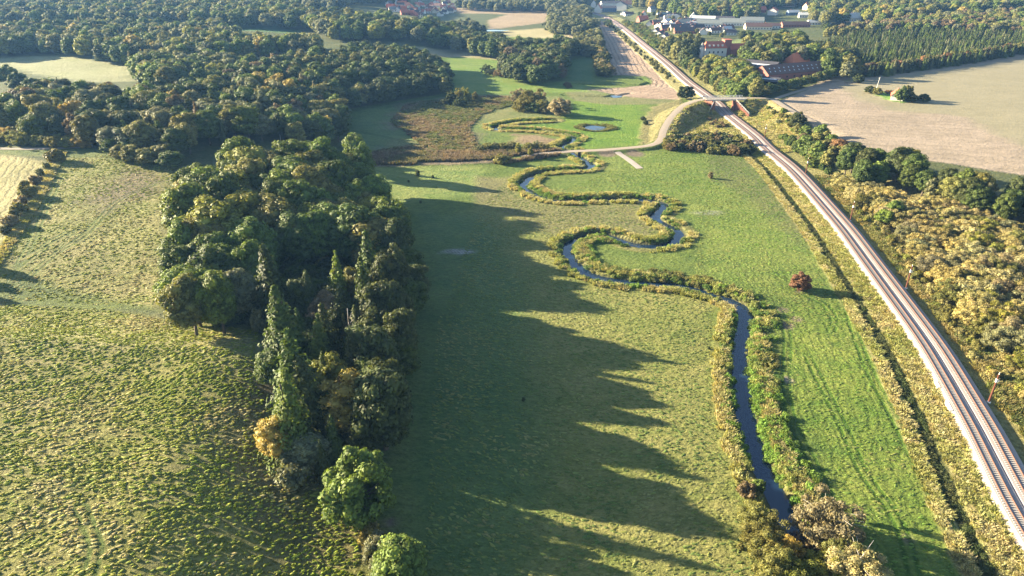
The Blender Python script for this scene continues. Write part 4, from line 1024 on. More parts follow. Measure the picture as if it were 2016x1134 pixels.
# right of the railway
SC = 'willow bushes of the ochre scrub'
wood([(1650, 352), (1700, 358), (1760, 385), (1850, 400), (1900, 405), (2016, 440), (2150, 470), (2230, 760), (2050, 730), (1960, 655), (1900, 600), (1850, 540), (1800, 480), (1745, 425), (1690, 385)], [('willow', 1)], (4.2, 6.6), 5.0, [('ochre', 4), ('straw', 4), ('yellow green', 1.2), ('grey brown', 2.4), ('olive green', 1.6), ('grey green', 1)], 'in the scrub right of the railway', SC, rr=(1.25, 1.6), dz=3.4)
wood([(1930, 640), (2060, 730), (2200, 900), (2120, 900), (2010, 780), (1960, 710)], [('shrub', 1)], (1.6, 2.6), 4.0, [('ochre', 3), ('yellow green', 3), ('olive green', 2)], 'low by the nearest railway mast', 'low bushes by the railway', dz=1)
wood([(1640, 352), (1720, 420), (1790, 500), (1850, 570), (1905, 640), (1960, 730), (1950, 745), (1880, 650), (1810, 560), (1740, 470), (1650, 370)], [('shrub', 1)], (1.4, 2.4), 3.4, [('olive green', 3), ('yellow green', 2), ('ochre', 2), ('brown', .6)], 'on the slope beside the ballast', 'low bushes by the railway', dz=1)
TL = 'trees between scrub and stubble field'
wood([(1655, 300), (1700, 305), (1790, 305), (1880, 330), (2016, 360), (2200, 400), (2200, 440), (2016, 420), (1960, 400), (1880, 385), (1800, 365), (1740, 345), (1680, 340)], [('oak', 1)], (11, 15), 8.6, [('dark green', 4), ('deep green', 4), ('olive green', 1), ('mid green', 1)], 'in the dark tree belt under the stubble field', TL, rr=(1.05, 1.25), dz=8)
wood([(1570, 248), (1620, 258), (1660, 285), (1680, 310), (1640, 320), (1590, 290)], [('oak', 1)], (7, 10), 6.5, [('deep green', 2), ('olive green', 3), ('mid green', 2), ('brown', 1)], 'at the thin upper end of the tree belt', TL, rr=(1.1, 1.35), dz=5)
wood([(1505, 206), (1540, 215), (1572, 240), (1570, 262), (1530, 240), (1508, 218)], [('shrub', 1)], (2, 3.4), 5.6, [('grey green', 3), ('olive green', 2), ('mid green', 1)], 'on the slope below the field road', 'bushes on the slope by the bridge', dz=1.5)
wood([(1530, 262), (1575, 270), (1640, 330), (1660, 350), (1625, 340), (1570, 300)], [('shrub', 1)], (2, 4), 4.2, [('deep green', 3), ('mid green', 4)], 'green and low below the tree belt', 'bushes on the slope by the bridge', dz=1.5)
at('round', 1572, 235, 9, 4.2, 'dark green', 'round dark tree at the upper end of the tree belt, against the field')
at('oak', 1760, 412, 8.5, 3.6, 'mid green', 'fresh green tree standing in the ochre scrub')
at('oak', 1742, 425, 6.5, 2.8, 'bright green', 'bright yellow green bush left of the fresh green tree')
at('birch', 1945, 385, 12, 3.6, 'grey green', 'grey green tree with bare pale branches in the tree belt')
at('birch', 1835, 375, 11, 2.4, 'grey green', 'thin pale tree leaning out of the tree belt')
at('oak', 2000, 470, 8, 3.4, 'olive green', 'olive tree in the scrub at the right photo edge')
at('oak', 1800, 318, 14, 4.6, 'yellow green', 'yellow green crown lit up in the tree belt')
at('oak', 1655, 290, 9, 4.6, 'rusty', 'rust coloured tree in the upper tree belt')
at('shrub', 1668, 352, 4.5, 2.0, 'bright green', 'bright bush at the foot of the tree belt')
wood([(1312, 272), (1345, 268), (1400, 262), (1450, 268), (1488, 280), (1488, 296), (1420, 298), (1350, 292), (1312, 290)], [('willow', 1)], (3, 4.6), 4.4, [('brown', 2), ('olive green', 3), ('dark green', 2)], 'in the dark thicket between road and railway', 'bushes of the thicket by the railway', rr=(1.1, 1.4), dz=2)
wood([(1395, 232), (1440, 240), (1420, 252), (1400, 246)], [('shrub', 1)], (1.4, 2.4), 4.5, [('brown', 2), ('olive green', 1)], 'on the dry bank below the bridge', 'bushes on the dry bank', dz=1)
at('round', 1352, 180, 9, 6.0, 'dark green', 'broad dark bush left of the bridge beside the ploughed strip')
for px, py, lab in ((1266, 232, 'upper'), (1272, 240, 'lower')): at('shrub', px, py, 2.6, 1.6, 'dark green', lab + ' of two small dark bushes at the road embankment')
# wet meadow
at('round', 1101, 207, 11.5, 7.4, 'grey brown', 'big round grey green willow beside the bright meadow')
WM2 = 'olive willows in the wet meadow'
for px, py, H, R_, col, lab in ((1022, 187, 9, 4.6, 'grey brown', 'greyish willow at the left of the cluster'), (1042, 192, 10, 5.0, 'olive green', 'tallest olive willow of the cluster'), (1028, 205, 8, 4.6, 'olive green', 'rounded olive willow low in the cluster'), (1062, 190, 8, 3.8, 'grey brown', 'brownish willow behind the cluster'),
        (1068, 208, 7, 3.6, 'olive green', 'dark willow next to the big round one'), (1050, 210, 6, 3.6, 'deep green', 'low dark willow between cluster and round willow'), (1072, 218, 3.6, 2.0, 'grey green', 'small pale bush under the big round willow')): at('willow', px, py, H*.95, R_*1.3, col, lab+' by the stream', WM2)
for px, py, H, R_, col, lab in ((888, 192, 7, 3.6, 'dark green', 'dark shrub left in the shaded clump'), (903, 186, 8, 3.6, 'olive green', 'lit shrub in the middle of the shaded clump'), (918, 185, 9, 2.6, 'yellow green', 'yellow tipped tree on top of the shaded clump'), (935, 188, 6, 2.0, 'olive green', 'small bush right of the shaded clump'), (905, 200, 6, 4.0, 'dark green', 'low dark shrub in front of the shaded clump'), (875, 200, 4, 3.0, 'dark green', 'lowest dark shrub at the left of the shaded clump')):
    at('willow', px, py, H, R_, col, lab, 'clump in the brown reed meadow')
for i, (px, py, R_) in enumerate(((945, 291, 2.6), (960, 288, 2.8), (975, 286, 3.0), (990, 287, 3.0), (1006, 284, 2.6), (1040, 288, 2.8), (1055, 285, 3.0), (1070, 288, 2.6))): at('willow', px, py, 3.6, R_, 'olive green' if i % 2 else 'grey green', 'low willow bush in the row along the reed belt, ' + ['first from the left', 'second from the left', 'third from the left', 'fourth from the left', 'fifth from the left', 'third from the right', 'second from the right', 'last at the right'][i], 'row of low willows by the reed belt')
at('shrub', 988, 312, 4.6, 3.4, 'olive green', 'round olive bush in front of the willow row')
at('birch', 1020, 292, 6.0, 1.6, 'yellow green', 'slim yellow green tree in the willow row')
at('birch', 1044, 298, 5.0, 1.5, 'yellow green', 'second slim yellow green tree, nearer the road')
at('shrub', 1060, 152, 3.5, 1.3, 'straw', 'thin pale sapling below the dark copse')
wood([(1112, 165), (1124, 165), (1124, 172), (1112, 172)], [('shrub', 1)], (2, 3), 4, [('brown', 1)], 'beside the upper stream', 'bushes by the upper stream', dz=1)
# copse in the middle
MC = 'trees of the middle copse'
wood([(1000, 110), (1040, 85), (1090, 85), (1115, 105), (1112, 135), (1060, 145), (1000, 142), (985, 130)], [('oak', 1)], (13, 17), 9, DARK+[('brown', .6)], 'in the dark copse in the middle distance', MC, rr=(1.1, 1.3), dz=9)
wood([(928, 70), (985, 72), (1060, 66), (1130, 88), (1135, 105), (1090, 90), (1000, 100), (930, 92)], [('oak', 1)], (13, 17), 9.5, DARK+[('mid green', 2)], 'along the back of the middle copse', MC, rr=(1.1, 1.3), dz=9)
at('round', 1014, 97, 13, 6.0, 'rusty', 'purplish brown round tree at the edge of the middle copse')
at('round', 1084, 110, 12, 4.6, 'mid green', 'fresh green tree lit up in the middle copse')
for px, py, H, R_, c in ((958, 134, 6, 4.5, 'dark green'), (968, 140, 4.5, 5, 'dark green'), (985, 143, 5, 5, 'brown')): at('willow', px, py, H, R_, c, {958: 'round dark bush at the left foot of the middle copse', 968: 'low dark bush at the left foot of the middle copse', 985: 'brownish low bush under the middle copse'}[px])
wood([(1135, 70), (1180, 60), (1185, 95), (1165, 105), (1130, 100)], [('willow', 1)], (7, 10), 8, [('grey green', 3), ('olive green', 2), ('dark green', 1)], 'at the tip of the ploughed strip', 'bushes along the ploughed strip', dz=4)
wood([(1172, 96), (1186, 98), (1196, 120), (1200, 142), (1182, 146), (1176, 122)], [('willow', 1)], (5, 8), 6, [('dark green', 2), ('olive green', 1.4), ('grey brown', 1)], 'in the hedge on the left of the ploughed strip', 'bushes along the ploughed strip', rr=(1.1, 1.4), dz=3)
at('willow', 1181, 100, 8, 4.5, 'golden', 'yellowish bush at the top of the strip hedge')
wood([(1195, 38), (1205, 40), (1205, 50), (1192, 46)], [('willow', 1)], (4, 6), 7, DARK, 'at the head of the ploughed strip', 'bushes at the head of the strip', dz=3)
wood([(1205, 50), (1225, 62), (1245, 78), (1300, 130), (1330, 160), (1325, 162), (1290, 135), (1240, 88), (1210, 62)], [('shrub', 1)], (1.6, 3), 7, [('olive green', 3), ('dark green', 1)], 'on the left bank of the far railway', 'bushes by the far railway', dz=1)
wood([(1225, 40), (1260, 45), (1300, 70), (1310, 90), (1290, 92), (1268, 72), (1240, 55)], [('shrub', 1)], (2.5, 4), 5.5, [('mid green', 3), ('olive green', 2)], 'on the green bank below the village', 'bushes of the green bank', rr=(1.2, 1.5), dz=2)
wood([(1300, 96), (1340, 130), (1365, 160), (1355, 160), (1320, 130), (1292, 100)], [('shrub', 1)], (2, 4), 6, [('olive green', 3), ('grey green', 2)], 'on the right bank of the far railway', 'bushes by the far railway', dz=1)
# farm wood
FW = 'trees of the wood between railway and farm'
wood([(1350, 125), (1400, 110), (1440, 118), (1480, 140), (1495, 165), (1490, 182), (1440, 182), (1410, 180), (1385, 165), (1360, 145)], [('oak', 1), ('round', 1)], (9, 13), 8, [('olive green', 5), ('mid green', 3), ('yellow green', 2), ('deep green', 2)], 'in the wood between railway and farm', FW, rr=(1.1, 1.3), dz=6)
at('oak', 1362, 122, 12, 6.0, 'golden', 'big golden yellow tree at the corner of the farm wood')
at('oak', 1372, 110, 9, 4.0, 'purple red', 'dark red tree in front of the manor') if False else at('round', 1364, 106, 8, 3.6, 'purple red', 'dark red tree left of the manor')
at('shrub', 1487, 182, 4, 2.6, 'yellow green', 'yellow green bush at the road fork by the bridge')
wood([(1316, 75), (1350, 64), (1390, 68), (1400, 78), (1372, 100), (1350, 115), (1315, 105)], [('oak', 1)], (16, 20), 11, [('dark green', 4), ('olive green', 1.5)], 'in the big dark group left of the manor', 'trees round the manor', rr=(1.1, 1.3), dz=11)
wood([(1390, 66), (1430, 62), (1432, 80), (1395, 84)], [('oak', 1)], (15, 18), 10, [('olive green', 3), ('yellow green', 1.4)], 'behind the manor', 'trees round the manor', rr=(1.1, 1.3), dz=10)
wood([(1452, 96), (1500, 75), (1570, 72), (1600, 95), (1680, 110), (1690, 140), (1625, 128), (1600, 115), (1540, 112), (1500, 122), (1452, 112)], [('oak', 1)], (12, 18), 10, MIXED, 'in the wood behind the farm', 'trees behind the farm', rr=(1.1, 1.3), dz=8)
at('oak', 1640, 122, 10, 6.0, 'bright green', 'bright green tree behind the end of the brick barn')
at('round', 1668, 130, 9, 5.0, 'olive green', 'rounded tree at the farm road end')
at('round', 1692, 154, 6, 3.6, 'dark green', 'dark bush alone at the field corner')
hedge_p = spline([P(1508, 184, 2), P(1560, 170, 2), P(1610, 158, 2), P(1643, 147, 2)], 4.2)
for i, p in enumerate(hedge_p): add('round', p[0], p[1], 7.0+1.2*math.sin(i*1.7), 3.4, 'deep green' if i % 3 else 'olive green', 'in the tall row before the barn', 'row of trees in front of the barn')
for px, py, H, R_, c, lab in ((1714, 176, 4.5, 3.4, 'dark green', 'dark bush left of the slim white pole'), (1729, 178, 5.0, 3.2, 'olive green', 'bush right of the slim white pole'), (1752, 180, 2.4, 3.0, 'rusty', 'low rusty hedge beside the field cottage'), (1776, 184, 9, 4.0, 'deep green', 'big dark tree in front of the field cottage'),
        (1786, 180, 9, 3.6, 'olive green', 'tall tree behind the big dark one at the field cottage'), (1796, 192, 5, 4.0, 'dark green', 'low dark bush right of the field cottage'), (1820, 192, 5.5, 3.6, 'dark green', 'round dark bush at the right end of the field garden')): at('round', px, py, H, R_, c, lab, 'garden of the field cottage')
# plantation and avenue
wood([(1600, 88), (1680, 62), (1760, 58), (1900, 56), (2030, 60), (2300, 62), (2300, 100), (2016, 92), (1850, 118), (1720, 135), (1640, 120)], [('spruce', 1)], (8, 11), 5.6, [('dark green', 4), ('deep green', 4), ('mid green', 1.4), ('grey green', 1)], 'in the plantation beyond the stubble field', 'spruces of the plantation', dz=7)
wood([(1620, 64), (1700, 46), (1800, 34), (1900, 25), (2016, 22), (2300, 20), (2300, 62), (2016, 60), (1900, 56), (1760, 58), (1680, 62)], [('oak', 1)], (10, 14), 10, [('olive green', 3), ('mid green', 2), ('brown', 2), ('grey green', 1)], 'on the rise behind the plantation', 'trees behind the plantation', rr=(1.1, 1.3), dz=7)
av = spline([P(1690, 138, 4), P(1760, 132, 4), P(1850, 118, 4), P(1940, 105, 4), P(2030, 92, 4), P(2200, 72, 4)], 8.5)
for i, p in enumerate(av): add('round', p[0]+rng.uniform(-1, 1), p[1]+rng.uniform(-1, 1), rng.uniform(8, 10), 4.0, ['olive green', 'brown', 'rusty', 'olive green'][i % 4], 'in the avenue along the far side of the stubble field', 'avenue beyond the stubble field')
# left woods
LW = 'in the wood behind the hillside'
wood([(655, 110), (690, 92), (760, 98), (850, 112), (885, 140), (882, 165), (790, 175), (720, 190), (660, 190), (640, 150)], [('oak', 1)], (12, 15), 9.0, [('dark green', 4), ('deep green', 4), ('olive green', 1)], 'in the dark wood bulging into the far meadow', 'trees of the bulging wood', rr=(1.1, 1.3), dz=8)
wood([(500, 120), (640, 100), (660, 190), (680, 240), (640, 255), (560, 246), (500, 240), (430, 248), (340, 270), (240, 268), (170, 255), (60, 235), (0, 225), (10, 190), (60, 170), (160, 170), (250, 180), (330, 165), (420, 150)], [('oak', 9), ('birch', 1), ('spruce', .6)], (12, 17), 9.5, [('dark green', 3), ('deep green', 3), ('olive green', 3), ('mid green', 2), ('brown', 1), ('grey green', 2), ('golden', .4)], LW, 'trees of the wood behind the hillside', rr=(1.1, 1.3), dz=10)
for px, py, H, R_, k, c, lab in ((508, 165, 17, 6, 'oak', 'golden', 'golden yellow tree glowing in the wood behind the hillside'), (525, 195, 15, 5, 'oak', 'golden', 'second golden tree below the glowing one'), (618, 185, 19, 3.4, 'spruce', 'grey brown', 'dead looking brown conifer at the wood edge'), (650, 205, 14, 4.6, 'round', 'yellow green', 'yellow topped round tree at the wood edge by the meadow'),
        (90, 180, 16, 7, 'oak', 'golden', 'orange tinted tree at the left end of the wood'), (45, 190, 15, 6, 'oak', 'yellow green', 'yellow green tree left of the orange tinted one'), (205, 190, 16, 7, 'oak', 'olive green', 'broad olive tree with orange top in the wood'), (290, 145, 15, 6.5, 'round', 'bright green', 'bright green tree standing against the pale field'),
        (125, 218, 9, 3.6, 'round', 'yellow green', 'small bright tree inside the left wood'), (145, 205, 10, 3, 'birch', 'yellow green', 'slender bright tree inside the left wood'), (615, 240, 9, 3.8, 'round', 'golden', 'golden capped tree at the foot of the wood'), (540, 225, 12, 4.6, 'birch', 'grey green', 'pale lit tree low in the wood'), (530, 215, 11, 4, 'birch', 'yellow green', 'yellow lit tree low in the wood'),
        (35, 158, 12, 7, 'round', 'deep green', 'round dark tree left of the pale upper field'), (10, 145, 11, 7, 'round', 'mid green', 'tree at the left photo edge by the pale upper field'), (62, 165, 10, 6, 'round', 'deep green', 'round dark tree below the pale upper field'), (595, 170, 16, 4, 'birch', 'grey brown', 'bare greyish birch with long pale trunk')): at(k, px, py, H, R_, c, lab)
wood([(-120, 250), (0, 248), (90, 262), (170, 268), (170, 278), (90, 278), (0, 272), (-120, 275)], [('willow', 1)], (4, 6), 6, [('yellow green', 4), ('golden', 1), ('olive green', 2)], 'in the sunlit hedge along the farm track', 'hedge along the farm track', rr=(1.2, 1.5), dz=3)
wood([(200, 275), (345, 280), (345, 318), (240, 310), (200, 292)], [('round', 1)], (6, 9), 7.0, [('olive green', 3), ('brown', 1), ('deep green', 2)], 'at the top of the hillside before the wood', 'trees at the hill top', rr=(1.2, 1.4), dz=4)
HG = 'hedge bushes at the left straw field'
for px, py, H, R_, c, lab in ((107, 305, 6.5, 4.4, 'olive green', 'round bush at the top of the field hedge'), (68, 352, 4.4, 2.6, 'brown', 'brownish bush of the field hedge, second from the top'), (52, 376, 5.4, 3.0, 'olive green', 'biggest bush in the middle of the field hedge'), (42, 392, 4.6, 2.4, 'brown', 'brown bush below the biggest of the field hedge'),
        (34, 408, 5.0, 2.6, 'olive green', 'leafy bush low in the field hedge'), (18, 432, 5.0, 2.6, 'brown', 'lowest bush of the field hedge'), (47, 362, 4, 2.2, 'olive green', 'small bush between the upper two hedge bushes')): at('shrub', px, py, H*.8, R_*.95, {'brown': 'grey brown'}.get(c, c), lab.replace('brownish', 'greyish').replace('brown', 'grey brown'), HG)
for px, py, R_, w_ in ((8, 450, 2.0, 'fresh green low one beside the dry strip'), (26, 420, 1.8, 'small one between two larger bushes'), (78, 338, 1.8, 'small one just below the top gap'), (90, 325, 1.6, 'smallest one close under the round top bush')): at('shrub', px, py, 3.0, R_, 'olive green', 'bush of the long field hedge, ' + w_, HG)
wood(None, [('oak', 1)], (6, 9), 8, DARK, '', 'trees left of the photo', world=[(-180, 170), (-163, 174), (-160, 188), (-178, 198), (-192, 184)])
wood([(262, 122), (330, 108), (420, 105), (500, 118), (490, 145), (400, 148), (330, 160), (270, 150)], [('oak', 1), ('round', .6)], (12, 16), 10, MIXED, 'between the pale upper field and the big woods', 'trees round the upper field', rr=(1.1, 1.3), dz=8)
wood([(0, 92), (60, 88), (150, 92), (280, 118), (440, 100), (620, 92), (640, 82), (520, 62), (455, 64), (440, 45), (330, 50), (200, 40), (100, 50), (-200, 60), (-300, 100)], [('oak', 9), ('spruce', 1)], (13, 18), 11, MIXED, 'in the woods above the pale upper field', 'trees of the upper woods', rr=(1.1, 1.3), dz=9)
wood([(-300, 55), (0, 45), (200, 36), (440, 40), (600, 44), (640, 66), (780, 64), (925, 85), (935, 68), (880, 48), (760, 34), (620, 28), (560, -6), (-500, -12)], [('oak', 1)], (14, 19), 13, MIXED[:5]+[('grey green', 1)], 'in the far woods on the left', 'trees of the far left woods', rr=(1.15, 1.35), dz=9)
wood([(560, -8), (1200, -10), (1200, 2), (1120, 12), (1085, 16), (980, 14), (880, 10), (760, -2), (700, 0), (650, 14), (600, 18)], [('oak', 1)], (12, 17), 15, [('dark green', 2), ('grey green', 3), ('olive green', 2)], 'beyond the far village', 'trees beyond the far village', rr=(1.2, 1.4), dz=8)
wood([(890, 48), (930, 34), (965, 40), (1075, 44), (1078, 54), (970, 56), (900, 60)], [('oak', 1)], (9, 13), 13, [('grey green', 2), ('dark green', 2)], 'between the far pale fields', 'trees between the far fields', rr=(1.2, 1.4), dz=7)
wood([(1080, 24), (1110, 8), (1160, 16), (1175, 40), (1160, 55), (1120, 62), (1080, 52)], [('oak', 1), ('willow', .3)], (10, 14), 11, [('grey green', 4), ('dark green', 2)], 'in the grey green bank of trees by the far fields', 'trees by the far fields', rr=(1.15, 1.35), dz=7)
wood([(1245, 8), (1300, 10), (1350, 22), (1420, 30), (1440, 26), (1500, 34), (1600, 38), (1680, 30), (1760, 34), (1850, 22), (2016, 12), (2300, 5), (2300, -14), (1200, -14)], [('oak', 1)], (12, 18), 13.5, MIXED, 'on the wooded slope behind the village', 'trees of the slope behind the village', rr=(1.15, 1.35), dz=9)
wood([(1250, 26), (1300, 22), (1345, 32), (1335, 40), (1290, 36)], [('oak', .5), ('round', 1)], (5, 8), 17, MIXED, 'among the village houses', 'village garden trees', dz=5)
wood([(1285, 52), (1420, 62), (1500, 60), (1520, 66), (1440, 66), (1420, 70), (1330, 66)], [('round', 1)], (3.5, 6), 20, MIXED, 'among the village houses', 'village garden trees', dz=4)
wood([(1430, 66), (1520, 58), (1620, 50), (1640, 56), (1560, 66), (1480, 74)], [('oak', 1)], (8, 12), 10, DARK, 'in the dark hedge under the village halls', 'trees under the village halls', rr=(1.2, 1.4), dz=5)
wood([(750, 20), (900, 12), (910, 30), (860, 40), (780, 36)], [('round', 1)], (6, 9), 26, [('dark green', 2), ('grey green', 1)], 'among the houses of the far village', 'far village garden trees', dz=4)

for p in PLANTS:
    H = p[3]; z = float(hm(p[1], p[2])); px, py, zc = topx(p[1], p[2], z+H*.5)
    m = H*F/zc
    p += [z, (-m*.6 < px < 2016+m*.6 and -m*.6 < py < 1134+m*.6), H/zc]
groups = {}
for p in PLANTS: groups.setdefault(KIND[p[0]][0], []).append(p)
LIMIT = {'broadleaf_tree': 296, 'spruce_tree': 150, 'willow_shrub': 296, 'shrub': 296, 'birch_tree': 296}
REST = []
def crown_of(p): return PR[p[0]][int(rng.integers(len(PR[p[0]])))]
ORD = 'first second third fourth fifth sixth seventh eighth ninth tenth eleventh twelfth thirteenth fourteenth fifteenth sixteenth seventeenth eighteenth nineteenth twentieth'.split()
ROWLAB = {}
byg = {}
for p in PLANTS:
    if not p[8] and p[10] and p[6]: byg.setdefault(p[6], []).append(p)
for pl, L_ in byg.items():
    if np.mean([p[11] for p in L_]) < .008 or len(L_) > 330 or len(L_) < 2: continue
    q_ = sorted(L_, key=lambda p: -topx(p[1], p[2], p[9]+p[3]*.5)[1])
    n_ = max(1, int(math.ceil(len(q_)/17)))
    rows_ = [q_[i*len(q_)//n_:(i+1)*len(q_)//n_] for i in range(n_)]
    for ri, row in enumerate(rows_):
        row.sort(key=lambda p: topx(p[1], p[2], p[9])[0])
        for ci, p in enumerate(row):
            ROWLAB[id(p)] = (f'{ORD[ri]} row up, ' if n_ > 1 else '') + f'{ORD[ci]} from left'
for kname, lst in groups.items():
    lst.sort(key=lambda p: (-(p[8] is not None), -(p[10]*p[11])))
    vis = [p for p in lst if p[10]]
    ind = vis[:LIMIT[kname]]; ids = {id(p) for p in ind}
    REST += [p for p in lst if id(p) not in ids]
    for p in ind:
        k, x, y, H, Rr, col, place, grp, lab, z = p[:10]
        R0, H0 = CANON[k]; s_ = Rr/R0; sz = H/H0
        size = '' if H < 9 else ('tall ' if H > 17 else '')
        kn = kname.replace('_', ' ')
        big = p[11] > .055
        if not lab and id(p) in ROWLAB: lab = f"{size}{col} {'shrub' if 'shrub' in kname else 'spruce' if k == 'spruce' else 'birch' if k == 'birch' else 'tree'} {place}, {ROWLAB[id(p)]}".replace(' in the ', ' in ').replace(' the ', ' ').replace(' of ', ' ')
        if lab and len(lab.split()) > 16:
            pl_ = ' '.join(place.replace(' the ', ' ').split()[:6]); lab = f"{col} {'shrub' if 'shrub' in kname else 'tree'} {pl_}, {ROWLAB.get(id(p), '')}"
        root = link(kname, None, None, (x, y, z-.15), float(rng.uniform(0, 6.28)))
        tag(root, lab or f'{size}{col} {kn} {place}', KIND[k][1], grp)
        cr = link('crown', crown_of(p), root); cr.scale = (s_*rng.uniform(.85, 1.18), s_*rng.uniform(.85, 1.18), sz*rng.uniform(.93, 1.07)); cr.rotation_euler = (rng.uniform(-.05, .05), rng.uniform(-.05, .05), 0)
        v_ = rng.uniform(.82, 1.2); c_ = COL[col]; hu = rng.uniform(-.08, .08)
        cr.color = (c_[0]*v_*(1+hu), c_[1]*v_, c_[2]*v_*(1-hu), 1)
        if lab and 'bare' in lab:
            b_ = link('bare_branches', BARE, root); b_.scale = (Rr/3.0, Rr/3.0, H/9.6)
        t_ = link('trunk', TR[k], root); t_.scale = (s_, s_, sz)
print('plants', len(PLANTS), {k: len(v) for k, v in groups.items()}, 'rest', len(REST))

# ---------------------------------------------------------------- masses nobody could count
def foliage_tint(name):
    k = NT(name); at_ = k.node('ShaderNodeAttribute', attribute_name='tint', attribute_type='INSTANCER')
    geo = k.node('ShaderNodeNewGeometry'); isl = geo.outputs['Random Per Island']
    c = k.scale_color(at_.outputs['Color'], k.maprange(isl, 0, 1, .6, 1.4))
    k.l(c, k.b.inputs['Base Color']); k.b.inputs['Roughness'].default_value = .65
    tr = k.node('ShaderNodeBsdfTranslucent'); k.l(k.mix(1.0, c, (1.25, 1.2, .6), 'MULTIPLY'), tr.inputs[0])
    mx = k.node('ShaderNodeMixShader'); mx.inputs[0].default_value = .3
    k.l(k.b.outputs[0], mx.inputs[1]); k.l(tr.outputs[0], mx.inputs[2]); k.l(mx.outputs[0], k.out.inputs[0]); return k.m
TINT = foliage_tint('tinted_leaves')
def scatter(name, label, cat, protos, pos, scl, rot, var, tint):
    """one object: its mesh holds the plant shapes and one point per plant; geometry nodes put a shape on every point"""
    V, Fs, pid = [], [], []; base = 0; T, Q = [], []; TP, QP = [], []
    for i, (v, t, q) in enumerate(protos):
        V.append(v); T.append(t+base); Q.append((q+base) if len(q) else q); base += len(v); pid.append(np.full(len(v), i))
    nP = base; n = len(pos)
    V = np.vstack(V+[np.asarray(pos, float)]); me = pmesh(name, (V, np.vstack(T), np.vstack(Q)), (TINT,))
    pid = np.concatenate(pid+[np.full(n, -1)]).astype(np.int32)
    def attr(nm, typ, data, key):
        a_ = me.attributes.new(nm, typ, 'POINT'); a_.data.foreach_set(key, np.ascontiguousarray(data).ravel())
    pad = lambda d, w_: np.vstack([np.zeros((nP, w_)), np.asarray(d, float).reshape(n, w_)]).astype(np.float32)
    attr('pid', 'INT', pid, 'value'); attr('var', 'INT', np.concatenate([np.zeros(nP), var]).astype(np.int32), 'value')
    r3 = np.zeros((n, 3)); r3[:, 2] = rot
    attr('rot', 'FLOAT_VECTOR', pad(r3, 3), 'vector'); attr('scl', 'FLOAT_VECTOR', pad(scl, 3), 'vector')
    attr('tint', 'FLOAT_COLOR', np.hstack([pad(tint, 3), np.ones((nP+n, 1), np.float32)]).astype(np.float32), 'color')
    o = link(name, me); tag(o, label, cat, kind='stuff')
    g = bpy.data.node_groups.new(name+'_nodes', 'GeometryNodeTree')
    g.interface.new_socket('Geometry', in_out='INPUT', socket_type='NodeSocketGeometry'); g.interface.new_socket('Geometry', in_out='OUTPUT', socket_type='NodeSocketGeometry')
    nn = g.nodes; L_ = g.links.new; gi = nn.new('NodeGroupInput'); go = nn.new('NodeGroupOutput')
    def named(nm, typ):
        a_ = nn.new('GeometryNodeInputNamedAttribute'); a_.data_type = typ; a_.inputs['Name'].default_value = nm; return a_.outputs[0]
    pidf = named('pid', 'INT')
    def sep(i):
        c_ = nn.new('FunctionNodeCompare'); c_.data_type = 'INT'; c_.operation = 'EQUAL'; L_(pidf, c_.inputs[2]); c_.inputs[3].default_value = i
        s_ = nn.new('GeometryNodeSeparateGeometry'); s_.domain = 'POINT'; L_(gi.outputs[0], s_.inputs[0]); L_(c_.outputs[0], s_.inputs[1]); return s_.outputs[0]
    g2 = nn.new('GeometryNodeGeometryToInstance')
    for i in range(len(protos)): L_(sep(i), g2.inputs[0])
    ip = nn.new('GeometryNodeInstanceOnPoints'); L_(sep(-1), ip.inputs['Points']); L_(g2.outputs[0], ip.inputs['Instance']); ip.inputs['Pick Instance'].default_value = True
    L_(named('var', 'INT'), ip.inputs['Instance Index']); L_(named('scl', 'FLOAT_VECTOR'), ip.inputs['Scale'])
    er = nn.new('FunctionNodeEulerToRotation'); L_(named('rot', 'FLOAT_VECTOR'), er.inputs[0]); L_(er.outputs[0], ip.inputs['Rotation'])
    L_(ip.outputs[0], go.inputs[0])
    md = o.modifiers.new('scatter', 'NODES'); md.node_group = g
    return o
def tints(cols, n, var=.2):
    c = np.array(cols)[rng.integers(len(cols), size=n)]; return c*rng.uniform(1-var, 1+var, (n, 1))*rng.uniform(.94, 1.06, (n, 3))
def tints_at(cols, pts, var):
    n = len(pts); f = vnoise(pts[:, 0], pts[:, 1], 14)+.7*vnoise(pts[:, 0], pts[:, 1], 5)+.35*rng.normal(size=n)*.5+.5
    k = np.clip((f*len(cols)).astype(int), 0, len(cols)-1); return np.array(cols)[k]*rng.uniform(1-var, 1+var, (n, 1))*rng.uniform(.94, 1.06, (n, 3))
def rest_scatter(name, label, cat, kinds, protos, canon):
    L = [p for p in REST if p[0] in kinds]
    if not L: return
    pos = np.array([(p[1], p[2], p[9]-.15) for p in L]); R0, H0 = canon
    scl = np.array([(p[4]/R0, p[4]/R0, p[3]/H0) for p in L]); n = len(L)
    ti = np.array([COL[p[5]] for p in L])*rng.uniform(.8, 1.22, (n, 1))
    scatter(name, label, cat, protos, pos, scl, rng.uniform(0, 6.28, n), rng.integers(len(protos), size=n), ti)
rest_scatter('woodland', 'far leafy woods covering the slopes in mixed greens', 'woods', ('oak', 'round', 'birch'), [blob_plant(110+i, 5.4, 17, 2.5, 34, .32, 60, .62) for i in range(4)], (5.4, 17))
rest_scatter('spruce_plantation', 'dense far rows of dark spruces', 'plantation', ('spruce',), [spruce_plant(160+i, 5.6, 20, 14, 9, 3, 1.0) for i in range(2)], (5.6, 20))
rest_scatter('undergrowth', 'low bushes beyond those one can tell apart', 'bushes', ('willow', 'shrub'), [blob_plant(130+i, 2.0, 3.2, .1, 14, .34, 50, .4, jit=.7) for i in range(3)], (2.0, 3.2))

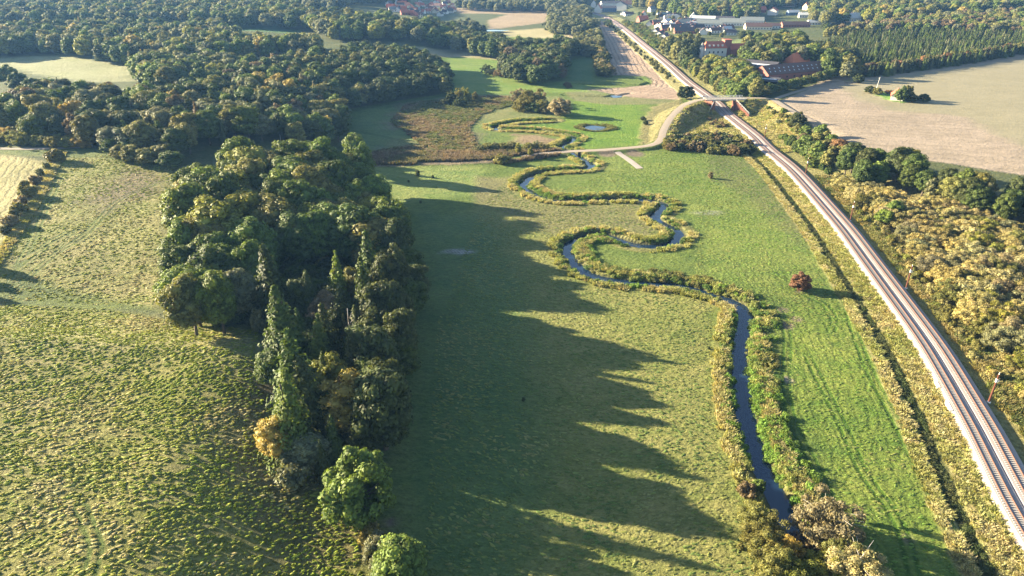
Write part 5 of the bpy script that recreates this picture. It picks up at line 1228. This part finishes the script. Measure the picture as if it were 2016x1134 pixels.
TUFT = [tuft_plant(200+i) for i in range(4)]
HERB = [blob_plant(210+i, .8, 1.0, .0, 10, .42, 60, .13, jit=.9, irr=.4, core=.45, up=.5, asp=.4) for i in range(3)]
def along(line, per_m, offs, y0=40, y1=420, a0=None, a1=None):
    """random points beside a polyline: offs = (low, high) signed distances, positive on its right"""
    L = np.asarray(line, float)[:, :2]; seg = np.hypot(*np.diff(L, axis=0).T); cum = np.concatenate([[0], np.cumsum(seg)])
    n = int(cum[-1]*per_m); s_ = rng.uniform(0, cum[-1], n); i = np.clip(np.searchsorted(cum, s_)-1, 0, len(seg)-1)
    t = (s_-cum[i])/seg[i]; T_ = (L[i+1]-L[i])/seg[i][:, None]; p = L[i]+(L[i+1]-L[i])*t[:, None]
    o_ = rng.uniform(offs[0], offs[1], n); q = p+np.stack([T_[:, 1], -T_[:, 0]], 1)*o_[:, None]
    ok = (q[:, 1] > y0) & (q[:, 1] < y1); return q[ok]
def off_track(q, m_=1.3):
    ok = np.ones(len(q), bool)
    for ln_ in TRACKS: d_ = np.abs(sdist(q[:, 0], q[:, 1], ln_)[0]); ok &= (np.abs(d_-.85) > .45)
    return q[ok]
def mass(name, label, cat, pts, cols, H=(.7, 1.1), W=(.9, 1.4), protos=TUFT, sink=.05, var=.2, ridge=None):
    n = len(pts); z = hm(pts[:, 0], pts[:, 1]); hh = rng.uniform(*H, n); ww = rng.uniform(*W, n)
    return scatter(name, label, cat, protos, np.column_stack([pts, z-sink]), np.column_stack([ww*(1.9 if ridge is not None else 1), ww, hh]), rng.uniform(0, 6.28, n) if ridge is None else ridge+rng.normal(size=n)*.35+vnoise(pts[:, 0], pts[:, 1], 25)*1.2, rng.integers(len(protos), size=n), tints_at(cols, pts, var))
PALE = [(.34, .30, .13), (.38, .34, .17), (.30, .29, .10), (.25, .255, .08)]
HERBC = [(.12, .20, .03), (.16, .23, .04), (.20, .22, .06), (.09, .145, .03)]
road_d = lambda q: np.abs(sdist(q[:, 0], q[:, 1], [(a_, b_) for a_, b_, _ in ROAD])[0]) > 3.0
riv_near = lambda q, m_: np.abs(sdist(q[:, 0], q[:, 1], RIVERP)[0]) > m_
q = np.vstack([along(RIVER, 4.5, (3.8, 6.6)), along(RIVER, 4.5, (-6.6, -3.8))]); q = q[riv_near(q, 3.6) & road_d(q) & (vnoise(q[:, 0], q[:, 1], 9)+.6*vnoise(q[:, 0], q[:, 1], 3) > -.28)]
mass('bank_grass', 'pale tall grass fringing both river banks', 'grass', q, PALE, (.7, 1.3), (1.0, 1.5))
q = np.vstack([along(RIVER, 2.6, (2.1, 4.7)), along(RIVER, 2.6, (-4.7, -2.1))]); q = q[riv_near(q, 2.0) & road_d(q) & (vnoise(q[:, 0], q[:, 1], 11)+.6*vnoise(q[:, 0], q[:, 1], 4) > -.22)]
mass('bank_herbs', 'green leafy herbs crowding the water edge', 'herbs', q, HERBC, (.5, 1.35), (.7, 1.5), HERB, .35)
q = along(RIVER[:70], 2.2, (2.2, 8.5)); q = q[riv_near(q, 2.1) & (vnoise(q[:, 0], q[:, 1], 5) > -.3)]
mass('bank_herbs', 'broad belt of lush herbs right of the near river', 'herbs', q, HERBC+[(.16, .16, .05)], (.6, 1.6), (.8, 1.9), HERB, .3)
q = np.vstack([along(RAIL, 7, (-9.8, -4.7)), along(RAIL, 4, (-16, -13.2))]); q = q[road_d(q)]
mass('trackside_grass', 'straw coloured grass strips left of the railway', 'grass', q, PALE, (.35, .75), (.9, 1.5))
q = along(RAIL, 3, (-12.3, -10.7)); mass('ditch_herbs', 'dark rushes filling the ditch left of the railway', 'herbs', q[(q[:, 1] < 330)], [(.055, .075, .022), (.09, .10, .035)], (.4, .8), (.8, 1.3), HERB, .1)
q = along(RAIL, 6, (7.6, 15), 60, 300); mass('slope_grass', 'tangled olive and ochre growth right of the railway', 'grass', q, [(.16, .16, .05), (.20, .17, .06), (.10, .12, .035), (.24, .20, .08)], (.6, 1.2), (1.2, 1.9), TUFT)
q = along(RAIL, 9, (15, 34), 60, 200); mass('scrub_growth', 'ochre tall herbs between the scrub bushes', 'herbs', q, [(.22, .20, .06), (.17, .18, .045), (.26, .22, .085)], (.8, 1.5), (1.2, 2.2), HERB, .2)
def fill(poly, per_m2, cap=60000):
    W = np.array(Plist(poly)); a_, b_ = W.min(0), W.max(0); n = min(cap*4, int((b_[0]-a_[0])*(b_[1]-a_[1])*per_m2))
    q = np.column_stack([rng.uniform(a_[0], b_[0], n), rng.uniform(a_[1], b_[1], n)]); return q[inside(q[:, 0], q[:, 1], [tuple(p) for p in W])][:cap]
q = fill([(735, 302), (960, 300), (1100, 296), (1108, 306), (1000, 322), (830, 324), (735, 325)], 1.2); q = q[road_d(q) & riv_near(q, 3)]
mass('reeds', 'brownish reeds in the belt across the valley', 'reeds', q, [(.17, .125, .09), (.23, .18, .12), (.13, .10, .07), (.14, .13, .06)], (1.2, 2.0), (1.2, 1.8))
q = fill([(770, 240), (800, 205), (900, 190), (1000, 190), (1015, 205), (950, 225), (925, 250), (945, 300), (740, 310), (745, 295), (830, 285)], .5); q = q[riv_near(q, 3)]
mass('reeds', 'patchy rust brown reeds in the wet meadow', 'reeds', q, [(.17, .125, .08), (.21, .165, .105), (.13, .13, .05), (.10, .12, .04)], (.6, 1.3), (1.3, 2.0))
q = fill([(1305, 290), (1315, 250), (1335, 222), (1390, 200), (1500, 198), (1560, 228), (1600, 262), (1560, 300), (1495, 300), (1400, 268), (1320, 288)], .55); dd_, _ = sdist(q[:, 0], q[:, 1], RAILP); q = q[road_d(q) & (np.abs(dd_) > 6.5)]
mass('bank_growth', 'dry straw coloured growth on the banks by the bridge', 'grass', q, PALE+[(.40, .34, .17)], (.5, 1.0), (1.2, 2.0))
pc_ = np.array(Pz(1172, 252, -.25)); a_ = rng.uniform(0, 6.28, 260); r_ = rng.uniform(6.2, 9.5, 260); q = pc_+np.column_stack([np.cos(a_)*r_*1.25, np.sin(a_)*r_*.95]); q = np.vstack([q, np.array(Pz(1193, 254, -.2))+rng.normal(size=(90, 2))*[2.6, 1.6]])
mass('pond_rushes', 'dark rushes ringing the small pond', 'rushes', q, [(.12, .13, .04), (.17, .16, .06), (.09, .11, .03)], (.6, 1.3), (1.0, 1.5))
# hillside tussocks
q = np.vstack([fill([(-60, 1180), (-60, 600), (200, 608), (340, 632), (505, 650), (520, 800), (640, 950), (700, 1050), (720, 1180)], 2.6, 70000), fill([(0, 590), (0, 490), (60, 400), (120, 310), (200, 305), (345, 335), (320, 450), (320, 605)], 1.0, 34000)])
pp = vnoise(q[:, 0], q[:, 1], 7)+.4*vnoise(q[:, 0], q[:, 1], 2.2); q = off_track(q[pp > -.35+.9*(rng.random(len(q))-.5)])
lo_tuft = [mound_plant(230+i, .36, .17, 12) for i in range(6)]
mass('hill_tussocks', 'tussocky grass all over the left hillsides', 'grass', q, [(.145, .178, .018), (.185, .205, .026), (.215, .222, .042), (.285, .25, .10)], (.35, 1.35), (.22, .85), lo_tuft, .02, .28, ridge=R(28))
q = fill([(1180, 345), (1300, 300), (1480, 305), (1560, 380), (1650, 500), (1700, 620), (1830, 860), (1930, 1080), (1960, 1180), (1720, 1180), (1640, 960), (1560, 800), (1540, 620), (1370, 555), (1370, 400), (1080, 385)], .7, 22000); dd_, _ = sdist(q[:, 0], q[:, 1], RAILP); q = q[riv_near(q, 7) & (dd_ < -17)]
mass('meadow_tussocks', 'low tufts in the sunny meadow between river and railway', 'grass', q, [(.09, .15, .022), (.12, .17, .032), (.15, .17, .045)], (.3, .9), (.3, .85), lo_tuft, .02, ridge=R(-15))
q = fill([(830, 1180), (860, 640), (950, 400), (1000, 350), (1290, 410), (1290, 470), (1100, 490), (1150, 560), (1400, 590), (1400, 800), (1450, 980), (1500, 1180)], 1.0, 28000); q = q[riv_near(q, 7)]
mass('meadow_tussocks', 'low tufts in the half shaded meadow left of the river', 'grass', q, [(.09, .125, .03), (.14, .16, .04), (.18, .18, .06)], (.3, .9), (.3, .85), lo_tuft, .02, ridge=R(-15))

hl_ = spline(Plist([(122, 300), (100, 340), (75, 390), (45, 440), (10, 490), (-40, 560)]), 4)
mass('hedge_grass', 'pale dry grass along the foot of the field hedge', 'grass', along(hl_, 5, (-1.6, 1.6), 40, 500), PALE, (.5, 1.0), (1.0, 1.6))
# bare snag in the grove
x, y = P(690, 640, 10); sn = link('dead_tree', None, None, (x, y, float(hm(x, y)))); tag(sn, 'bare grey dead tree among dark spruces in the grove', 'tree')
trunk_mesh('trunk', 15, .2, PALEBARK, 9, 0); link('trunk', trunk_mesh('trunk', 15, .22, PALEBARK, 9, 14, 2.0), sn)

# ---------------------------------------------------------------- air
hz = bpy.data.materials.new('haze'); hz.use_nodes = True
for n_ in list(hz.node_tree.nodes):
    if n_.type == 'BSDF_PRINCIPLED': hz.node_tree.nodes.remove(n_)
pv = hz.node_tree.nodes.new('ShaderNodeVolumePrincipled'); pv.inputs['Color'].default_value = (.22, .48, 1, 1); pv.inputs['Density'].default_value = .00007; pv.inputs['Anisotropy'].default_value = .2
hz.node_tree.links.new(pv.outputs[0], hz.node_tree.nodes['Material Output'].inputs['Volume'])
zb, zt = float(GZ.min())-1.2, max(110, float(GZ.max())+35)
o = MB().box((0, 3600, (zb+zt)/2), (11200, 8200, zt-zb)).build('haze', hz)
tag(o, 'thin bluish morning haze over the whole valley', 'haze', kind='stuff')
